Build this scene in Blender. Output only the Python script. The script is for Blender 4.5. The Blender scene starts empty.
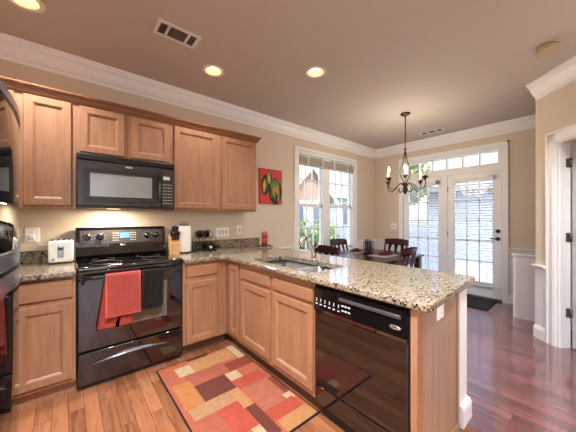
import bpy, bmesh, math, random
from mathutils import Vector, Matrix
from mathutils.geometry import tessellate_polygon
random.seed(7)
PI = math.pi
C = bpy.context.scene.collection
S = bpy.context.scene

# ------------------------------------------------------------------ camera, sky, sun, exposure
F_PX, HOR, YAW, HC = 260.2, 217.8, math.radians(49.85), 1.294
cam_d = bpy.data.cameras.new('camera')
cam_d.sensor_width = 36.0
cam_d.lens = F_PX / 576 * 36
cam_d.shift_y = (HOR - 216) / 576
cam_d.clip_start = 0.02
cam = bpy.data.objects.new('camera', cam_d)
cam.location = (0, 0, HC)
cam.rotation_euler = (PI / 2, 0, YAW - PI / 2)
C.objects.link(cam)
S.camera = cam

S.view_settings.view_transform = 'Standard'
S.view_settings.look = 'None'
S.view_settings.gamma = 1
S.view_settings.exposure = 1.36
S.view_settings.use_curve_mapping = False
S.cycles.max_bounces = 10
S.cycles.diffuse_bounces = 5
S.cycles.glossy_bounces = 4
S.cycles.transmission_bounces = 6
S.cycles.transparent_max_bounces = 12
S.cycles.sample_clamp_indirect = 4
S.cycles.caustics_reflective = False
S.cycles.caustics_refractive = False

CAN_W, SKY, SUN, BULB_W, HOOD_W = 7.5, 0.34, 1.2, 1.1, 3.6
w = bpy.data.worlds.new('sky')
S.world = w
w.use_nodes = True
nt = w.node_tree
bg = nt.nodes['Background']
sky = nt.nodes.new('ShaderNodeTexSky')
sky.sky_type = 'NISHITA'
sky.sun_disc = False
sky.sun_elevation = math.radians(48)
sky.sun_rotation = math.radians(225)
sky.air_density = 1.0
sky.dust_density = 2.0
nt.links.new(sky.outputs[0], bg.inputs[0])
bg.inputs[1].default_value = SKY

sun_d = bpy.data.lights.new('sun', 'SUN')
sun_d.energy = SUN
sun_d.angle = 0.01
sun_d.color = (1.0, 0.99, 0.97)
sun = bpy.data.objects.new('sun', sun_d)
sun.rotation_euler = Vector((0.28, 0.58, -0.8)).to_track_quat('-Z', 'Y').to_euler()
sun.location = (-6, -6, 9)
C.objects.link(sun)


def portal(name, loc, direction, sx, sy):
    d = bpy.data.lights.new(name, 'AREA')
    d.shape = 'RECTANGLE'
    d.size, d.size_y = sx, sy
    d.cycles.is_portal = True
    o = bpy.data.objects.new(name, d)
    o.location = loc
    o.rotation_euler = Vector(direction).to_track_quat('-Z', 'Z').to_euler()
    C.objects.link(o)


portal('window_portal', (3.57, 3.26, 1.5), (0, -1, 0), 1.6, 1.75)
portal('door_portal', (5.28, 1.7, 1.2), (-1, 0, 0), 1.7, 2.3)
portal('added_side_window_portal', (-1.10, -1.0, 1.6), (1, 0, 0), 2.0, 1.6)
portal('added_rear_window_portal', (0.0, -2.63, 1.25), (0, 1, 0), 1.8, 2.4)


# ------------------------------------------------------------------ materials
def lin(c):
    return tuple(((x / 255) / 12.92 if x / 255 <= 0.04045 else ((x / 255 + 0.055) / 1.055) ** 2.4) for x in c) + (1.0,)


def mat(name, rgb, rough=0.5, metal=0.0, spec=0.5, coat=0.0, bump=0, bscale=200, var=0.0, vscale=6, emit=None, estr=0):
    m = bpy.data.materials.new(name)
    m.use_nodes = True
    n = m.node_tree
    b = n.nodes['Principled BSDF']
    b.inputs['Base Color'].default_value = lin(rgb)
    b.inputs['Roughness'].default_value = rough
    b.inputs['Metallic'].default_value = metal
    b.inputs['Specular IOR Level'].default_value = spec
    b.inputs['Coat Weight'].default_value = coat
    b.inputs['Coat Roughness'].default_value = 0.05
    if emit:
        b.inputs['Emission Color'].default_value = lin(emit)
        b.inputs['Emission Strength'].default_value = estr
    if var or bump:
        tc = n.nodes.new('ShaderNodeTexCoord')
    if var:
        nz = n.nodes.new('ShaderNodeTexNoise')
        nz.inputs['Scale'].default_value = vscale
        nz.inputs['Detail'].default_value = 6
        n.links.new(tc.outputs['Object'], nz.inputs['Vector'])
        mx = n.nodes.new('ShaderNodeMixRGB')
        a = lin(rgb)
        mx.inputs[1].default_value = tuple(x * (1 - var) for x in a[:3]) + (1,)
        mx.inputs[2].default_value = tuple(min(1, x * (1 + var)) for x in a[:3]) + (1,)
        n.links.new(nz.outputs['Fac'], mx.inputs[0])
        n.links.new(mx.outputs[0], b.inputs['Base Color'])
    if bump:
        nb = n.nodes.new('ShaderNodeTexNoise')
        nb.inputs['Scale'].default_value = bscale
        nb.inputs['Detail'].default_value = 3
        n.links.new(tc.outputs['Object'], nb.inputs['Vector'])
        bp = n.nodes.new('ShaderNodeBump')
        bp.inputs['Strength'].default_value = bump
        bp.inputs['Distance'].default_value = 0.004
        n.links.new(nb.outputs['Fac'], bp.inputs['Height'])
        n.links.new(bp.outputs[0], b.inputs['Normal'])
    return m


def ramp(n, stops):
    r = n.nodes.new('ShaderNodeValToRGB')
    e = r.color_ramp.elements
    while len(e) < len(stops):
        e.new(0.5)
    for el, (p, c) in zip(e, stops):
        el.position = p
        el.color = lin(c)
    return r


def wood_mat(name, c1, c2, scale=(14, 14, 1.3), rough=0.35, coat=0.0):
    m = bpy.data.materials.new(name)
    m.use_nodes = True
    n = m.node_tree
    b = n.nodes['Principled BSDF']
    tc = n.nodes.new('ShaderNodeTexCoord')
    mp = n.nodes.new('ShaderNodeMapping')
    mp.inputs['Scale'].default_value = scale
    n.links.new(tc.outputs['Object'], mp.inputs['Vector'])
    nz = n.nodes.new('ShaderNodeTexNoise')
    nz.inputs['Scale'].default_value = 2.2
    nz.inputs['Detail'].default_value = 9
    nz.inputs['Roughness'].default_value = 0.62
    nz.inputs['Distortion'].default_value = 0.5
    n.links.new(mp.outputs[0], nz.inputs['Vector'])
    r = ramp(n, [(0.3, c2), (0.68, c1)])
    n.links.new(nz.outputs['Fac'], r.inputs[0])
    n.links.new(r.outputs[0], b.inputs['Base Color'])
    b.inputs['Roughness'].default_value = rough
    b.inputs['Coat Weight'].default_value = coat
    return m


def floor_mat(name, c1, c2, gap, rough, plank=0.083, length=0.95, coat=0.0, ior=1.5, seam=.0014, rel=.25):
    m = bpy.data.materials.new(name)
    m.use_nodes = True
    n = m.node_tree
    b = n.nodes['Principled BSDF']
    tc = n.nodes.new('ShaderNodeTexCoord')
    mp = n.nodes.new('ShaderNodeMapping')
    mp.inputs['Rotation'].default_value = (0, 0, PI / 2)
    n.links.new(tc.outputs['Object'], mp.inputs['Vector'])
    br = n.nodes.new('ShaderNodeTexBrick')
    br.offset = 0.37
    br.inputs['Scale'].default_value = 1
    br.inputs['Brick Width'].default_value = length
    br.inputs['Row Height'].default_value = plank
    br.inputs['Mortar Size'].default_value = seam
    br.inputs['Mortar Smooth'].default_value = 0.2
    br.inputs['Bias'].default_value = 0.0
    br.inputs['Color1'].default_value = (0, 0, 0, 1)
    br.inputs['Color2'].default_value = (1, 1, 1, 1)
    br.inputs['Mortar'].default_value = (0.5, 0.5, 0.5, 1)
    n.links.new(mp.outputs[0], br.inputs['Vector'])
    # grain runs along the planks, shifted from plank to plank
    mg = n.nodes.new('ShaderNodeMapping')
    mg.inputs['Scale'].default_value = (16, 1.4, 1)
    n.links.new(tc.outputs['Object'], mg.inputs['Vector'])
    ad = n.nodes.new('ShaderNodeVectorMath')
    ad.operation = 'MULTIPLY_ADD'
    ad.inputs[1].default_value = (7, 13, 3)
    n.links.new(br.outputs['Color'], ad.inputs[0])
    n.links.new(mg.outputs[0], ad.inputs[2])
    nz = n.nodes.new('ShaderNodeTexNoise')
    nz.inputs['Scale'].default_value = 1.5
    nz.inputs['Detail'].default_value = 8
    nz.inputs['Roughness'].default_value = 0.65
    nz.inputs['Distortion'].default_value = 1.2
    n.links.new(ad.outputs[0], nz.inputs['Vector'])
    mixf = n.nodes.new('ShaderNodeMath')
    mixf.operation = 'MULTIPLY_ADD'
    mixf.inputs[1].default_value = 0.26 if rel < .5 else .42
    n.links.new(br.outputs['Color'], mixf.inputs[0])
    sc = n.nodes.new('ShaderNodeMath')
    sc.operation = 'MULTIPLY'
    sc.inputs[1].default_value = 0.95
    n.links.new(nz.outputs['Fac'], sc.inputs[0])
    n.links.new(sc.outputs[0], mixf.inputs[2])
    r = ramp(n, [(0.40, c2), (0.80, c1)])
    n.links.new(mixf.outputs[0], r.inputs[0])
    mx = n.nodes.new('ShaderNodeMixRGB')
    mx.inputs[2].default_value = lin(gap)
    n.links.new(br.outputs['Fac'], mx.inputs[0])
    n.links.new(r.outputs[0], mx.inputs[1])
    n.links.new(mx.outputs[0], b.inputs['Base Color'])
    b.inputs['Roughness'].default_value = rough
    b.inputs['Coat Weight'].default_value = coat
    b.inputs['Coat IOR'].default_value = ior
    b.inputs['Coat Roughness'].default_value = 0.09
    bp = n.nodes.new('ShaderNodeBump')
    bp.inputs['Strength'].default_value = rel
    bp.inputs['Distance'].default_value = 0.002 if rel < .5 else 0.006
    bp.invert = True
    n.links.new(br.outputs['Fac'], bp.inputs['Height'])
    bp2 = n.nodes.new('ShaderNodeBump')
    bp2.inputs['Strength'].default_value = 0.12 if rel < .5 else .3
    bp2.inputs['Distance'].default_value = 0.003
    n.links.new(mixf.outputs[0], bp2.inputs['Height'])
    n.links.new(bp.outputs[0], bp2.inputs['Normal'])
    n.links.new(bp2.outputs[0], b.inputs['Normal'])
    n.links.new(bp2.outputs[0], b.inputs['Coat Normal'])
    return m


def granite_mat():
    m = bpy.data.materials.new('speckled_granite')
    m.use_nodes = True
    n = m.node_tree
    b = n.nodes['Principled BSDF']
    tc = n.nodes.new('ShaderNodeTexCoord')
    v = n.nodes.new('ShaderNodeTexVoronoi')
    v.inputs['Scale'].default_value = 125
    n.links.new(tc.outputs['Object'], v.inputs['Vector'])
    sep = n.nodes.new('ShaderNodeSeparateColor')
    n.links.new(v.outputs['Color'], sep.inputs[0])
    nz = n.nodes.new('ShaderNodeTexNoise')
    nz.inputs['Scale'].default_value = 34
    nz.inputs['Detail'].default_value = 5
    n.links.new(tc.outputs['Object'], nz.inputs['Vector'])
    a = n.nodes.new('ShaderNodeMath')
    a.operation = 'MULTIPLY_ADD'
    a.inputs[1].default_value = 0.55
    n.links.new(sep.outputs[0], a.inputs[0])
    h = n.nodes.new('ShaderNodeMath')
    h.operation = 'MULTIPLY'
    h.inputs[1].default_value = 0.62
    n.links.new(nz.outputs['Fac'], h.inputs[0])
    n.links.new(h.outputs[0], a.inputs[2])
    r = ramp(n, [(0.32, (34, 26, 22)), (0.42, (88, 68, 50)), (0.50, (136, 116, 93)), (0.62, (166, 150, 128)), (0.80, (150, 134, 116)), (0.88, (106, 93, 82))])
    n.links.new(a.outputs[0], r.inputs[0])
    n.links.new(r.outputs[0], b.inputs['Base Color'])
    b.inputs['Roughness'].default_value = 0.09
    b.inputs['Specular IOR Level'].default_value = 0.6
    return m


def stripe_mat(name, c1, c2, scale, axis=2, rough=0.6, width=0.5):
    m = bpy.data.materials.new(name)
    m.use_nodes = True
    n = m.node_tree
    b = n.nodes['Principled BSDF']
    tc = n.nodes.new('ShaderNodeTexCoord')
    sp = n.nodes.new('ShaderNodeSeparateXYZ')
    n.links.new(tc.outputs['Object'], sp.inputs[0])
    f = n.nodes.new('ShaderNodeMath')
    f.operation = 'MULTIPLY'
    f.inputs[1].default_value = scale
    n.links.new(sp.outputs[axis], f.inputs[0])
    fr = n.nodes.new('ShaderNodeMath')
    fr.operation = 'FRACT'
    n.links.new(f.outputs[0], fr.inputs[0])
    r = ramp(n, [(0, c2), (width * 0.3, c1), (1 - width * 0.2, c1)])
    n.links.new(fr.outputs[0], r.inputs[0])
    n.links.new(r.outputs[0], b.inputs['Base Color'])
    b.inputs['Roughness'].default_value = rough
    return m


def brick_mat(name, c1, c2, gap, bw, bh, horizontal_axes):
    m = bpy.data.materials.new(name)
    m.use_nodes = True
    n = m.node_tree
    b = n.nodes['Principled BSDF']
    tc = n.nodes.new('ShaderNodeTexCoord')
    sp = n.nodes.new('ShaderNodeSeparateXYZ')
    cb = n.nodes.new('ShaderNodeCombineXYZ')
    n.links.new(tc.outputs['Object'], sp.inputs[0])
    ad = n.nodes.new('ShaderNodeMath')
    n.links.new(sp.outputs[0], ad.inputs[0])
    n.links.new(sp.outputs[1], ad.inputs[1])
    n.links.new(ad.outputs[0], cb.inputs[0])
    n.links.new(sp.outputs[2], cb.inputs[1])
    br = n.nodes.new('ShaderNodeTexBrick')
    br.inputs['Scale'].default_value = 1
    br.inputs['Brick Width'].default_value = bw
    br.inputs['Row Height'].default_value = bh
    br.inputs['Mortar Size'].default_value = bh * 0.08
    br.inputs['Color1'].default_value = lin(c1)
    br.inputs['Color2'].default_value = lin(c2)
    br.inputs['Mortar'].default_value = lin(gap)
    n.links.new(cb.outputs[0], br.inputs['Vector'])
    n.links.new(br.outputs['Color'], b.inputs['Base Color'])
    b.inputs['Roughness'].default_value = 0.8
    return m


def glass_mat():
    m = bpy.data.materials.new('window_glass')
    m.use_nodes = True
    n = m.node_tree
    for x in list(n.nodes):
        n.nodes.remove(x)
    o = n.nodes.new('ShaderNodeOutputMaterial')
    t = n.nodes.new('ShaderNodeBsdfTransparent')
    g = n.nodes.new('ShaderNodeBsdfGlossy')
    g.inputs['Roughness'].default_value = 0.02
    mx = n.nodes.new('ShaderNodeMixShader')
    mx.inputs[0].default_value = 0.06
    n.links.new(t.outputs[0], mx.inputs[1])
    n.links.new(g.outputs[0], mx.inputs[2])
    n.links.new(mx.outputs[0], o.inputs[0])
    return m


def leaf_mat(name, c1, c2):
    return mat(name, c1, 0.7, var=0.35, vscale=9)


M = {}
M['wall'] = mat('cream_wall_paint', (222, 206, 186), 0.75)
M['ceiling'] = mat('tan_ceiling_paint', (196, 183, 172), 0.8)
M['white'] = mat('white_trim_paint', (246, 245, 244), 0.35)
M['wains'] = mat('white_wainscot_paint', (240, 238, 241), 0.4)
M['cab'] = wood_mat('maple_cabinet_wood', (174, 126, 94), (150, 104, 74))
M['cabh'] = wood_mat('maple_cabinet_wood_level', (174, 126, 94), (150, 104, 74), scale=(1.3, 1.3, 14))
M['cabdark'] = wood_mat('cabinet_crown_wood', (150, 98, 62), (128, 80, 48), scale=(1.3, 1.3, 30))
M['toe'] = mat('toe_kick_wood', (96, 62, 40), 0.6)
M['panel'] = wood_mat('peninsula_end_wood', (170, 142, 120), (152, 122, 100), scale=(20, 20, 1.0))
M['granite'] = granite_mat()
M['floor'] = floor_mat('honey_oak_planks', (174, 112, 76), (118, 68, 42), (76, 42, 28), 0.3)
M['floor2'] = floor_mat('cherry_planks', (134, 78, 78), (80, 40, 42), (34, 16, 18), 0.2, coat=1.0, ior=2.1, seam=.0024, rel=.9)
M['black'] = mat('gloss_black_enamel', (14, 13, 14), 0.06, spec=0.9, coat=0.6)
M['blackoven'] = mat('black_oven_glass', (12, 10, 10), 0.035, spec=0.9, coat=0.6)
M['blacksoft'] = mat('satin_black_plastic', (26, 24, 24), 0.32)
M['charcoal'] = mat('charcoal_appliance', (52, 46, 44), 0.3)
M['darkgrey'] = mat('grey_control_panel', (70, 66, 64), 0.3)
M['mwwin'] = mat('grey_reflection_tone', (150, 150, 148), 0.18, spec=0.7)  # grey base colour stands in for the room mirrored in the microwave window
M['silver'] = mat('silver_badge', (214, 212, 208), 0.2, metal=0.9)
M['steel'] = mat('brushed_steel', (212, 210, 206), 0.36, metal=1.0)
M['nickel'] = mat('warm_nickel', (186, 178, 168), 0.28, metal=1.0)
M['greyrim'] = mat('grey_metal_rim', (150, 148, 156), 0.25, metal=0.8)
M['display'] = mat('blue_lit_display', (90, 150, 200), 0.3, emit=(90, 160, 220), estr=0.5)
M['white_mark'] = mat('white_panel_marks', (210, 206, 200), 0.5)
M['fridge'] = mat('gloss_black_refrigerator', (10, 10, 11), 0.04, spec=0.9)
M['fridgebody'] = mat('black_refrigerator_side', (22, 22, 24), 0.35)
M['redtowel'] = mat('coral_red_terry', (228, 104, 92), 0.95, bump=0.6, bscale=900, var=0.12, vscale=30)
M['darktowel'] = mat('charcoal_cloth', (48, 40, 38), 0.95, bump=0.5, bscale=600, var=0.3, vscale=40)
M['toaster'] = mat('white_toaster_shell', (238, 232, 220), 0.3)
M['slot'] = mat('toaster_slot_black', (24, 20, 18), 0.5)
M['block'] = wood_mat('knife_block_beech', (226, 178, 128), (206, 152, 100))
M['paper'] = mat('white_paper_towel', (244, 238, 226), 0.95, bump=0.3, bscale=120)
M['iron'] = mat('black_wrought_iron', (30, 24, 20), 0.45, metal=0.3)
M['bottle'] = mat('dark_bottle_glass', (26, 18, 14), 0.1)
M['cork'] = mat('pale_bottle_foil', (206, 190, 160), 0.4)
M['candle1'] = mat('deep_red_wax', (140, 46, 40), 0.5)
M['candle2'] = mat('orange_wax', (184, 88, 54), 0.5)
M['bronze'] = mat('rubbed_bronze', (74, 54, 38), 0.38, metal=0.7)
M['candlewhite'] = mat('ivory_candle_sleeve', (240, 228, 200), 0.5)
M['bulb'] = mat('lit_bulb', (255, 226, 170), 0.3, emit=(255, 216, 150), estr=5)
M['canlit'] = mat('lit_lamp_face', (255, 236, 200), 0.4, emit=(255, 226, 176), estr=5)
M['hoodlens'] = mat('dim_lamp_lens', (220, 200, 170), 0.3, emit=(255, 220, 170), estr=1.0)
M['cantrim'] = mat('white_can_trim', (238, 230, 220), 0.5)
M['canin'] = mat('warm_can_baffle', (236, 210, 160), 0.35)
M['ventwhite'] = mat('white_vent_metal', (226, 218, 210), 0.5)
M['ventdark'] = mat('dark_duct', (46, 40, 38), 0.8)
M['smoke'] = mat('aged_ivory_plastic', (190, 172, 134), 0.5)
M['blind'] = mat('white_blind_slat', (238, 236, 234), 0.5)
M['blindtan'] = mat('pale_woven_blind_stack', (206, 196, 184), 0.6)
M['glass'] = glass_mat()
M['espresso'] = wood_mat('espresso_wood', (62, 34, 28), (40, 22, 20), rough=0.25)
M['chairwood'] = wood_mat('dark_cherry_wood', (88, 42, 30), (56, 28, 22), rough=0.25)
M['placemat'] = mat('grey_woven_mat', (150, 140, 146), 0.8, bump=0.4, bscale=300)
M['napkin'] = mat('burgundy_cloth', (120, 26, 48), 0.9, var=0.2, vscale=30)
M['doormat'] = mat('black_rubber_mat', (34, 32, 36), 0.85, bump=0.6, bscale=300)
M['rugedge'] = mat('black_rug_binding', (26, 20, 18), 0.9)
RUGC = {'salmon': (208, 108, 74), 'rose': (194, 102, 76), 'red': (202, 84, 60), 'dred': (156, 66, 48), 'dark': (122, 58, 42),
        'tan': (214, 148, 92), 'sand': (204, 148, 104), 'orange': (216, 134, 76), 'cream': (228, 190, 148), 'pink': (198, 114, 88)}
for k, c in RUGC.items():
    c = tuple(int(x * .84) for x in c)
    M['rug_' + k] = mat('rug_pile_' + k, c, 0.97, bump=0.8, bscale=700, var=0.85 if k in ('dark',) else 0.6 if k == 'dred' else 0.28, vscale=75 if k in ('dark', 'dred') else 28)
M['plate'] = mat('white_switch_plate', (252, 251, 249), 0.3)
M['platein'] = mat('grey_plate_slot', (150, 146, 142), 0.5)
M['toggle'] = mat('ivory_toggle', (196, 192, 190), 0.4)
M['brass'] = mat('dark_hinge_metal', (120, 108, 96), 0.35, metal=0.8)
M['doorgrey'] = mat('pale_door_paint', (206, 206, 210), 0.4)
M['sinkdark'] = mat('drain_dark', (40, 38, 36), 0.5)
M['siding'] = stripe_mat('white_lap_siding', (196, 198, 202), (140, 146, 156), 7.0)
M['siding2'] = stripe_mat('pale_blue_lap_siding', (176, 186, 204), (132, 143, 168), 6.0)
M['shingle'] = brick_mat('grey_shingles', (172, 170, 172), (152, 150, 154), (120, 118, 122), 0.3, 0.14, 0)
M['brick'] = brick_mat('tan_pink_brick', (180, 132, 110), (164, 116, 94), (184, 166, 156), 0.22, 0.08, 0)
M['extwhite'] = mat('exterior_white_trim', (205, 205, 205), 0.6)
M['extglass'] = mat('dark_house_window', (92, 104, 118), 0.1)
M['lawn'] = mat('mown_grass', (128, 150, 84), 0.95, var=0.3, vscale=3)
M['patio'] = mat('pale_concrete', (190, 187, 184), 0.9)
M['bounce_ground'] = mat('white_bounce_ground', (236, 234, 230), 0.9)
M['leaf'] = leaf_mat('bush_leaf', (120, 136, 84), None)
M['leaf2'] = leaf_mat('tree_leaf', (136, 152, 100), None)
M['bark'] = mat('tree_bark', (104, 84, 66), 0.9)
M['p_red'] = mat('painted_red', (204, 62, 58), 0.6, var=0.15, vscale=20)
M['p_dark'] = mat('painted_dark_green', (24, 36, 26), 0.6)
M['p_green'] = mat('painted_green', (84, 130, 46), 0.6, var=0.3, vscale=40)
M['p_yellow'] = mat('painted_yellow', (212, 190, 62), 0.6, var=0.2, vscale=40)
M['p_orange'] = mat('painted_orange', (216, 116, 48), 0.6, var=0.2, vscale=40)


# ------------------------------------------------------------------ mesh helpers
class MB:
    def __init__(self):
        self.bm = bmesh.new()
        self.mi = 0
        self.smooth = False

    def _tag(self, faces, smooth=False):
        for f in faces:
            f.material_index = self.mi
            f.smooth = smooth

    def box(self, x0, x1, y0, y1, z0, z1, bev=0.0, seg=2, mtx=None):
        vs = [self.bm.verts.new((x, y, z)) for x in (x0, x1) for y in (y0, y1) for z in (z0, z1)]
        idx = [(0, 1, 3, 2), (4, 6, 7, 5), (0, 4, 5, 1), (2, 3, 7, 6), (0, 2, 6, 4), (1, 5, 7, 3)]
        fs = [self.bm.faces.new([vs[i] for i in q]) for q in idx]
        bmesh.ops.recalc_face_normals(self.bm, faces=fs)
        self._tag(fs)
        if mtx:
            bmesh.ops.transform(self.bm, matrix=mtx, verts=vs)
        if bev > 0:
            ed = list({e for f in fs for e in f.edges})
            r = bmesh.ops.bevel(self.bm, geom=ed, offset=bev, segments=seg, affect='EDGES', profile=0.5)
            self._tag(r['faces'], True)
        return self

    def prism(self, poly, vec, smooth=False):
        """poly: 3D points of a planar outline, extruded by vec"""
        v = Vector(vec)
        a = [self.bm.verts.new(Vector(p)) for p in poly]
        b = [self.bm.verts.new(Vector(p) + v) for p in poly]
        n = len(a)
        side = [self.bm.faces.new((a[i], a[(i + 1) % n], b[(i + 1) % n], b[i])) for i in range(n)]
        caps = [self.bm.faces.new(a), self.bm.faces.new(b[::-1])]
        bmesh.ops.recalc_face_normals(self.bm, faces=side + caps)
        self._tag(side, smooth)
        self._tag(caps)
        return self

    def tube(self, pts, r, seg=8, cap=True, closed=False):
        pts = [Vector(p) for p in pts]
        n = len(pts)
        rs = r if isinstance(r, (list, tuple)) else [r] * n
        rings = []
        up = None
        for i, p in enumerate(pts):
            if closed:
                t = pts[(i + 1) % n] - pts[i - 1]
            else:
                t = pts[min(i + 1, n - 1)] - pts[max(i - 1, 0)]
            t.normalize()
            if up is None:
                up = Vector((0, 0, 1)) if abs(t.z) < 0.9 else Vector((1, 0, 0))
            a = t.cross(up)
            if a.length < 1e-4:
                a = t.cross(Vector((0.3, 1, 0.2)))
            a.normalize()
            b = a.cross(t).normalized()
            up = b
            rings.append([self.bm.verts.new(p + (a * math.cos(2 * PI * k / seg) + b * math.sin(2 * PI * k / seg)) * rs[i]) for k in range(seg)])
        fs = []
        rng = range(n) if closed else range(n - 1)
        for i in rng:
            A, B = rings[i], rings[(i + 1) % n]
            for k in range(seg):
                fs.append(self.bm.faces.new((A[k], A[(k + 1) % seg], B[(k + 1) % seg], B[k])))
        if cap and not closed:
            fs.append(self.bm.faces.new(rings[0][::-1]))
            fs.append(self.bm.faces.new(rings[-1]))
        bmesh.ops.recalc_face_normals(self.bm, faces=fs)
        self._tag(fs, True)
        return self

    def cyl(self, p0, p1, r, r2=None, seg=20):
        return self.lathe([(r, 0), (r if r2 is None else r2, (Vector(p1) - Vector(p0)).length)], p0, Vector(p1) - Vector(p0), seg)

    def lathe(self, prof, c, axis=(0, 0, 1), seg=24, caps=True, smooth=True):
        """prof: (radius, height) along axis from c"""
        q = Vector(axis).normalized().to_track_quat('Z', 'Y')
        c = Vector(c)
        rings = [[self.bm.verts.new(c + q @ Vector((r * math.cos(2 * PI * k / seg), r * math.sin(2 * PI * k / seg), h))) for k in range(seg)] for r, h in prof]
        fs = []
        for A, B in zip(rings, rings[1:]):
            for k in range(seg):
                f = self.bm.faces.new((A[k], A[(k + 1) % seg], B[(k + 1) % seg], B[k]))
                f.smooth = smooth
                fs.append(f)
        cf = []
        if caps:
            cf = [self.bm.faces.new(rings[0][::-1]), self.bm.faces.new(rings[-1])]
        for f in fs + cf:
            f.material_index = self.mi
        bmesh.ops.recalc_face_normals(self.bm, faces=fs + cf)
        return self

    def ball(self, c, r, sx=1, sy=1, sz=1, u=14, v=9):
        ret = bmesh.ops.create_uvsphere(self.bm, u_segments=u, v_segments=v, radius=r)
        bmesh.ops.scale(self.bm, vec=(sx, sy, sz), verts=ret['verts'])
        bmesh.ops.translate(self.bm, vec=c, verts=ret['verts'])
        self._tag({f for x in ret['verts'] for f in x.link_faces}, True)
        return self

    def rings(self, o, ux, uz, n, w, h, steps):
        """rectangular door front: steps = (inset, depth along n); first ring closed at back"""
        o, ux, uz, n = Vector(o), Vector(ux), Vector(uz), Vector(n)
        rs = []
        for ins, dep in steps:
            rs.append([self.bm.verts.new(o + ux * a + uz * b + n * dep) for a, b in
                       ((ins, ins), (w - ins, ins), (w - ins, h - ins), (ins, h - ins))])
        fs = []
        for A, B in zip(rs, rs[1:]):
            for k in range(4):
                fs.append(self.bm.faces.new((A[k], A[(k + 1) % 4], B[(k + 1) % 4], B[k])))
        fs.append(self.bm.faces.new(rs[0][::-1]))
        fs.append(self.bm.faces.new(rs[-1]))
        bmesh.ops.recalc_face_normals(self.bm, faces=fs)
        self._tag(fs)
        return self

    def slab(self, outer, holes, z0, z1, bev=0.0, hole_bev=0.0):
        """flat slab with holes, softly eased outer edge"""
        def off(poly, d):
            n = len(poly)
            area = sum(poly[i][0] * poly[(i + 1) % n][1] - poly[(i + 1) % n][0] * poly[i][1] for i in range(n))
            sgn = 1 if area > 0 else -1
            out = []
            for i in range(n):
                p0, p1, p2 = Vector(poly[i - 1]), Vector(poly[i]), Vector(poly[(i + 1) % n])
                e1, e2 = (p1 - p0).normalized(), (p2 - p1).normalized()
                n1, n2 = Vector((-e1.y, e1.x)) * sgn, Vector((-e2.y, e2.x)) * sgn
                m = (n1 + n2)
                m = m / max(0.25, m.dot(n1))
                out.append(p1 + m * d)
            return out
        def ringv(poly, z):
            return [self.bm.verts.new((p[0], p[1], z)) for p in poly]
        fs = []
        def stitch(A, B):
            n = len(A)
            for i in range(n):
                fs.append(self.bm.faces.new((A[i], A[(i + 1) % n], B[(i + 1) % n], B[i])))
        if bev:
            prof = [(bev, z1), (bev * 0.3, z1 - bev * 0.3), (0, z1 - bev), (0, z0 + bev), (bev * 0.3, z0 + bev * 0.3), (bev, z0)]
        else:
            prof = [(0, z1), (0, z0)]
        R = [ringv(off(outer, d), z) for d, z in prof]
        for A, B in zip(R, R[1:]):
            stitch(A, B)
        tops, bots = [R[0]], [R[-1]]
        for h in holes:
            A, B = ringv(h, z1), ringv(h, z0)
            stitch(A, B)
            tops.append(A)
            bots.append(B)
        for L in (tops, bots):
            flat = [v for l in L for v in l]
            for t in tessellate_polygon([[v.co.copy() for v in l] for l in L]):
                try:
                    fs.append(self.bm.faces.new([flat[i] for i in t]))
                except ValueError:
                    pass
        bmesh.ops.recalc_face_normals(self.bm, faces=fs)
        self._tag(fs)
        return self

    def sweep(self, prof, path, closed=False):
        """prof (out, z) swept along a horizontal path; out is to the left of travel. mitred corners"""
        pts = [Vector((p[0], p[1])) for p in path]
        n = len(pts)
        rows = []
        for i, p in enumerate(pts):
            e1 = (pts[i] - pts[i - 1]).normalized() if (i > 0 or closed) else None
            e2 = (pts[(i + 1) % n] - pts[i]).normalized() if (i < n - 1 or closed) else None
            n1 = Vector((-e1.y, e1.x)) if e1 else None
            n2 = Vector((-e2.y, e2.x)) if e2 else None
            if n1 is None:
                m = n2
            elif n2 is None:
                m = n1
            else:
                m = n1 + n2
                m = m / max(0.2, m.dot(n1))
            rows.append([self.bm.verts.new((p.x + m.x * o, p.y + m.y * o, z)) for o, z in prof])
        fs = []
        k = len(prof)
        for A, B in zip(rows, rows[1:] + ([rows[0]] if closed else [])):
            for j in range(k):
                fs.append(self.bm.faces.new((A[j], A[(j + 1) % k], B[(j + 1) % k], B[j])))
        if not closed:
            fs.append(self.bm.faces.new(rows[0]))
            fs.append(self.bm.faces.new(rows[-1][::-1]))
        bmesh.ops.recalc_face_normals(self.bm, faces=fs)
        self._tag(fs)
        return self

    def grid(self, fn, nu, nv, thick=None, smooth=True):
        """surface fn(u,v) -> point; optional thickness along -normal"""
        V = [[self.bm.verts.new(fn(i / nu, j / nv)) for j in range(nv + 1)] for i in range(nu + 1)]
        fs = [self.bm.faces.new((V[i][j], V[i + 1][j], V[i + 1][j + 1], V[i][j + 1])) for i in range(nu) for j in range(nv)]
        self._tag(fs, smooth)
        if thick:
            r = bmesh.ops.solidify(self.bm, geom=fs, thickness=thick)
            self._tag([g for g in r['geom'] if isinstance(g, bmesh.types.BMFace)], smooth)
        return self

    def build(self, name, m, parent=None, kind=None, label=None):
        me = bpy.data.meshes.new(name)
        if parent is not None:
            r = parent
            while r.parent:
                r = r.parent
            base = r.matrix_basis
            bmesh.ops.transform(self.bm, matrix=base.inverted(), verts=self.bm.verts[:])
        self.bm.to_mesh(me)
        self.bm.free()
        for x in (m if isinstance(m, (list, tuple)) else [m]):
            me.materials.append(x)
        o = bpy.data.objects.new(name, me)
        C.objects.link(o)
        if parent is not None:
            o.parent = parent
        if kind:
            o['kind'] = kind
        if label:
            o['label'] = label
        return o


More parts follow.
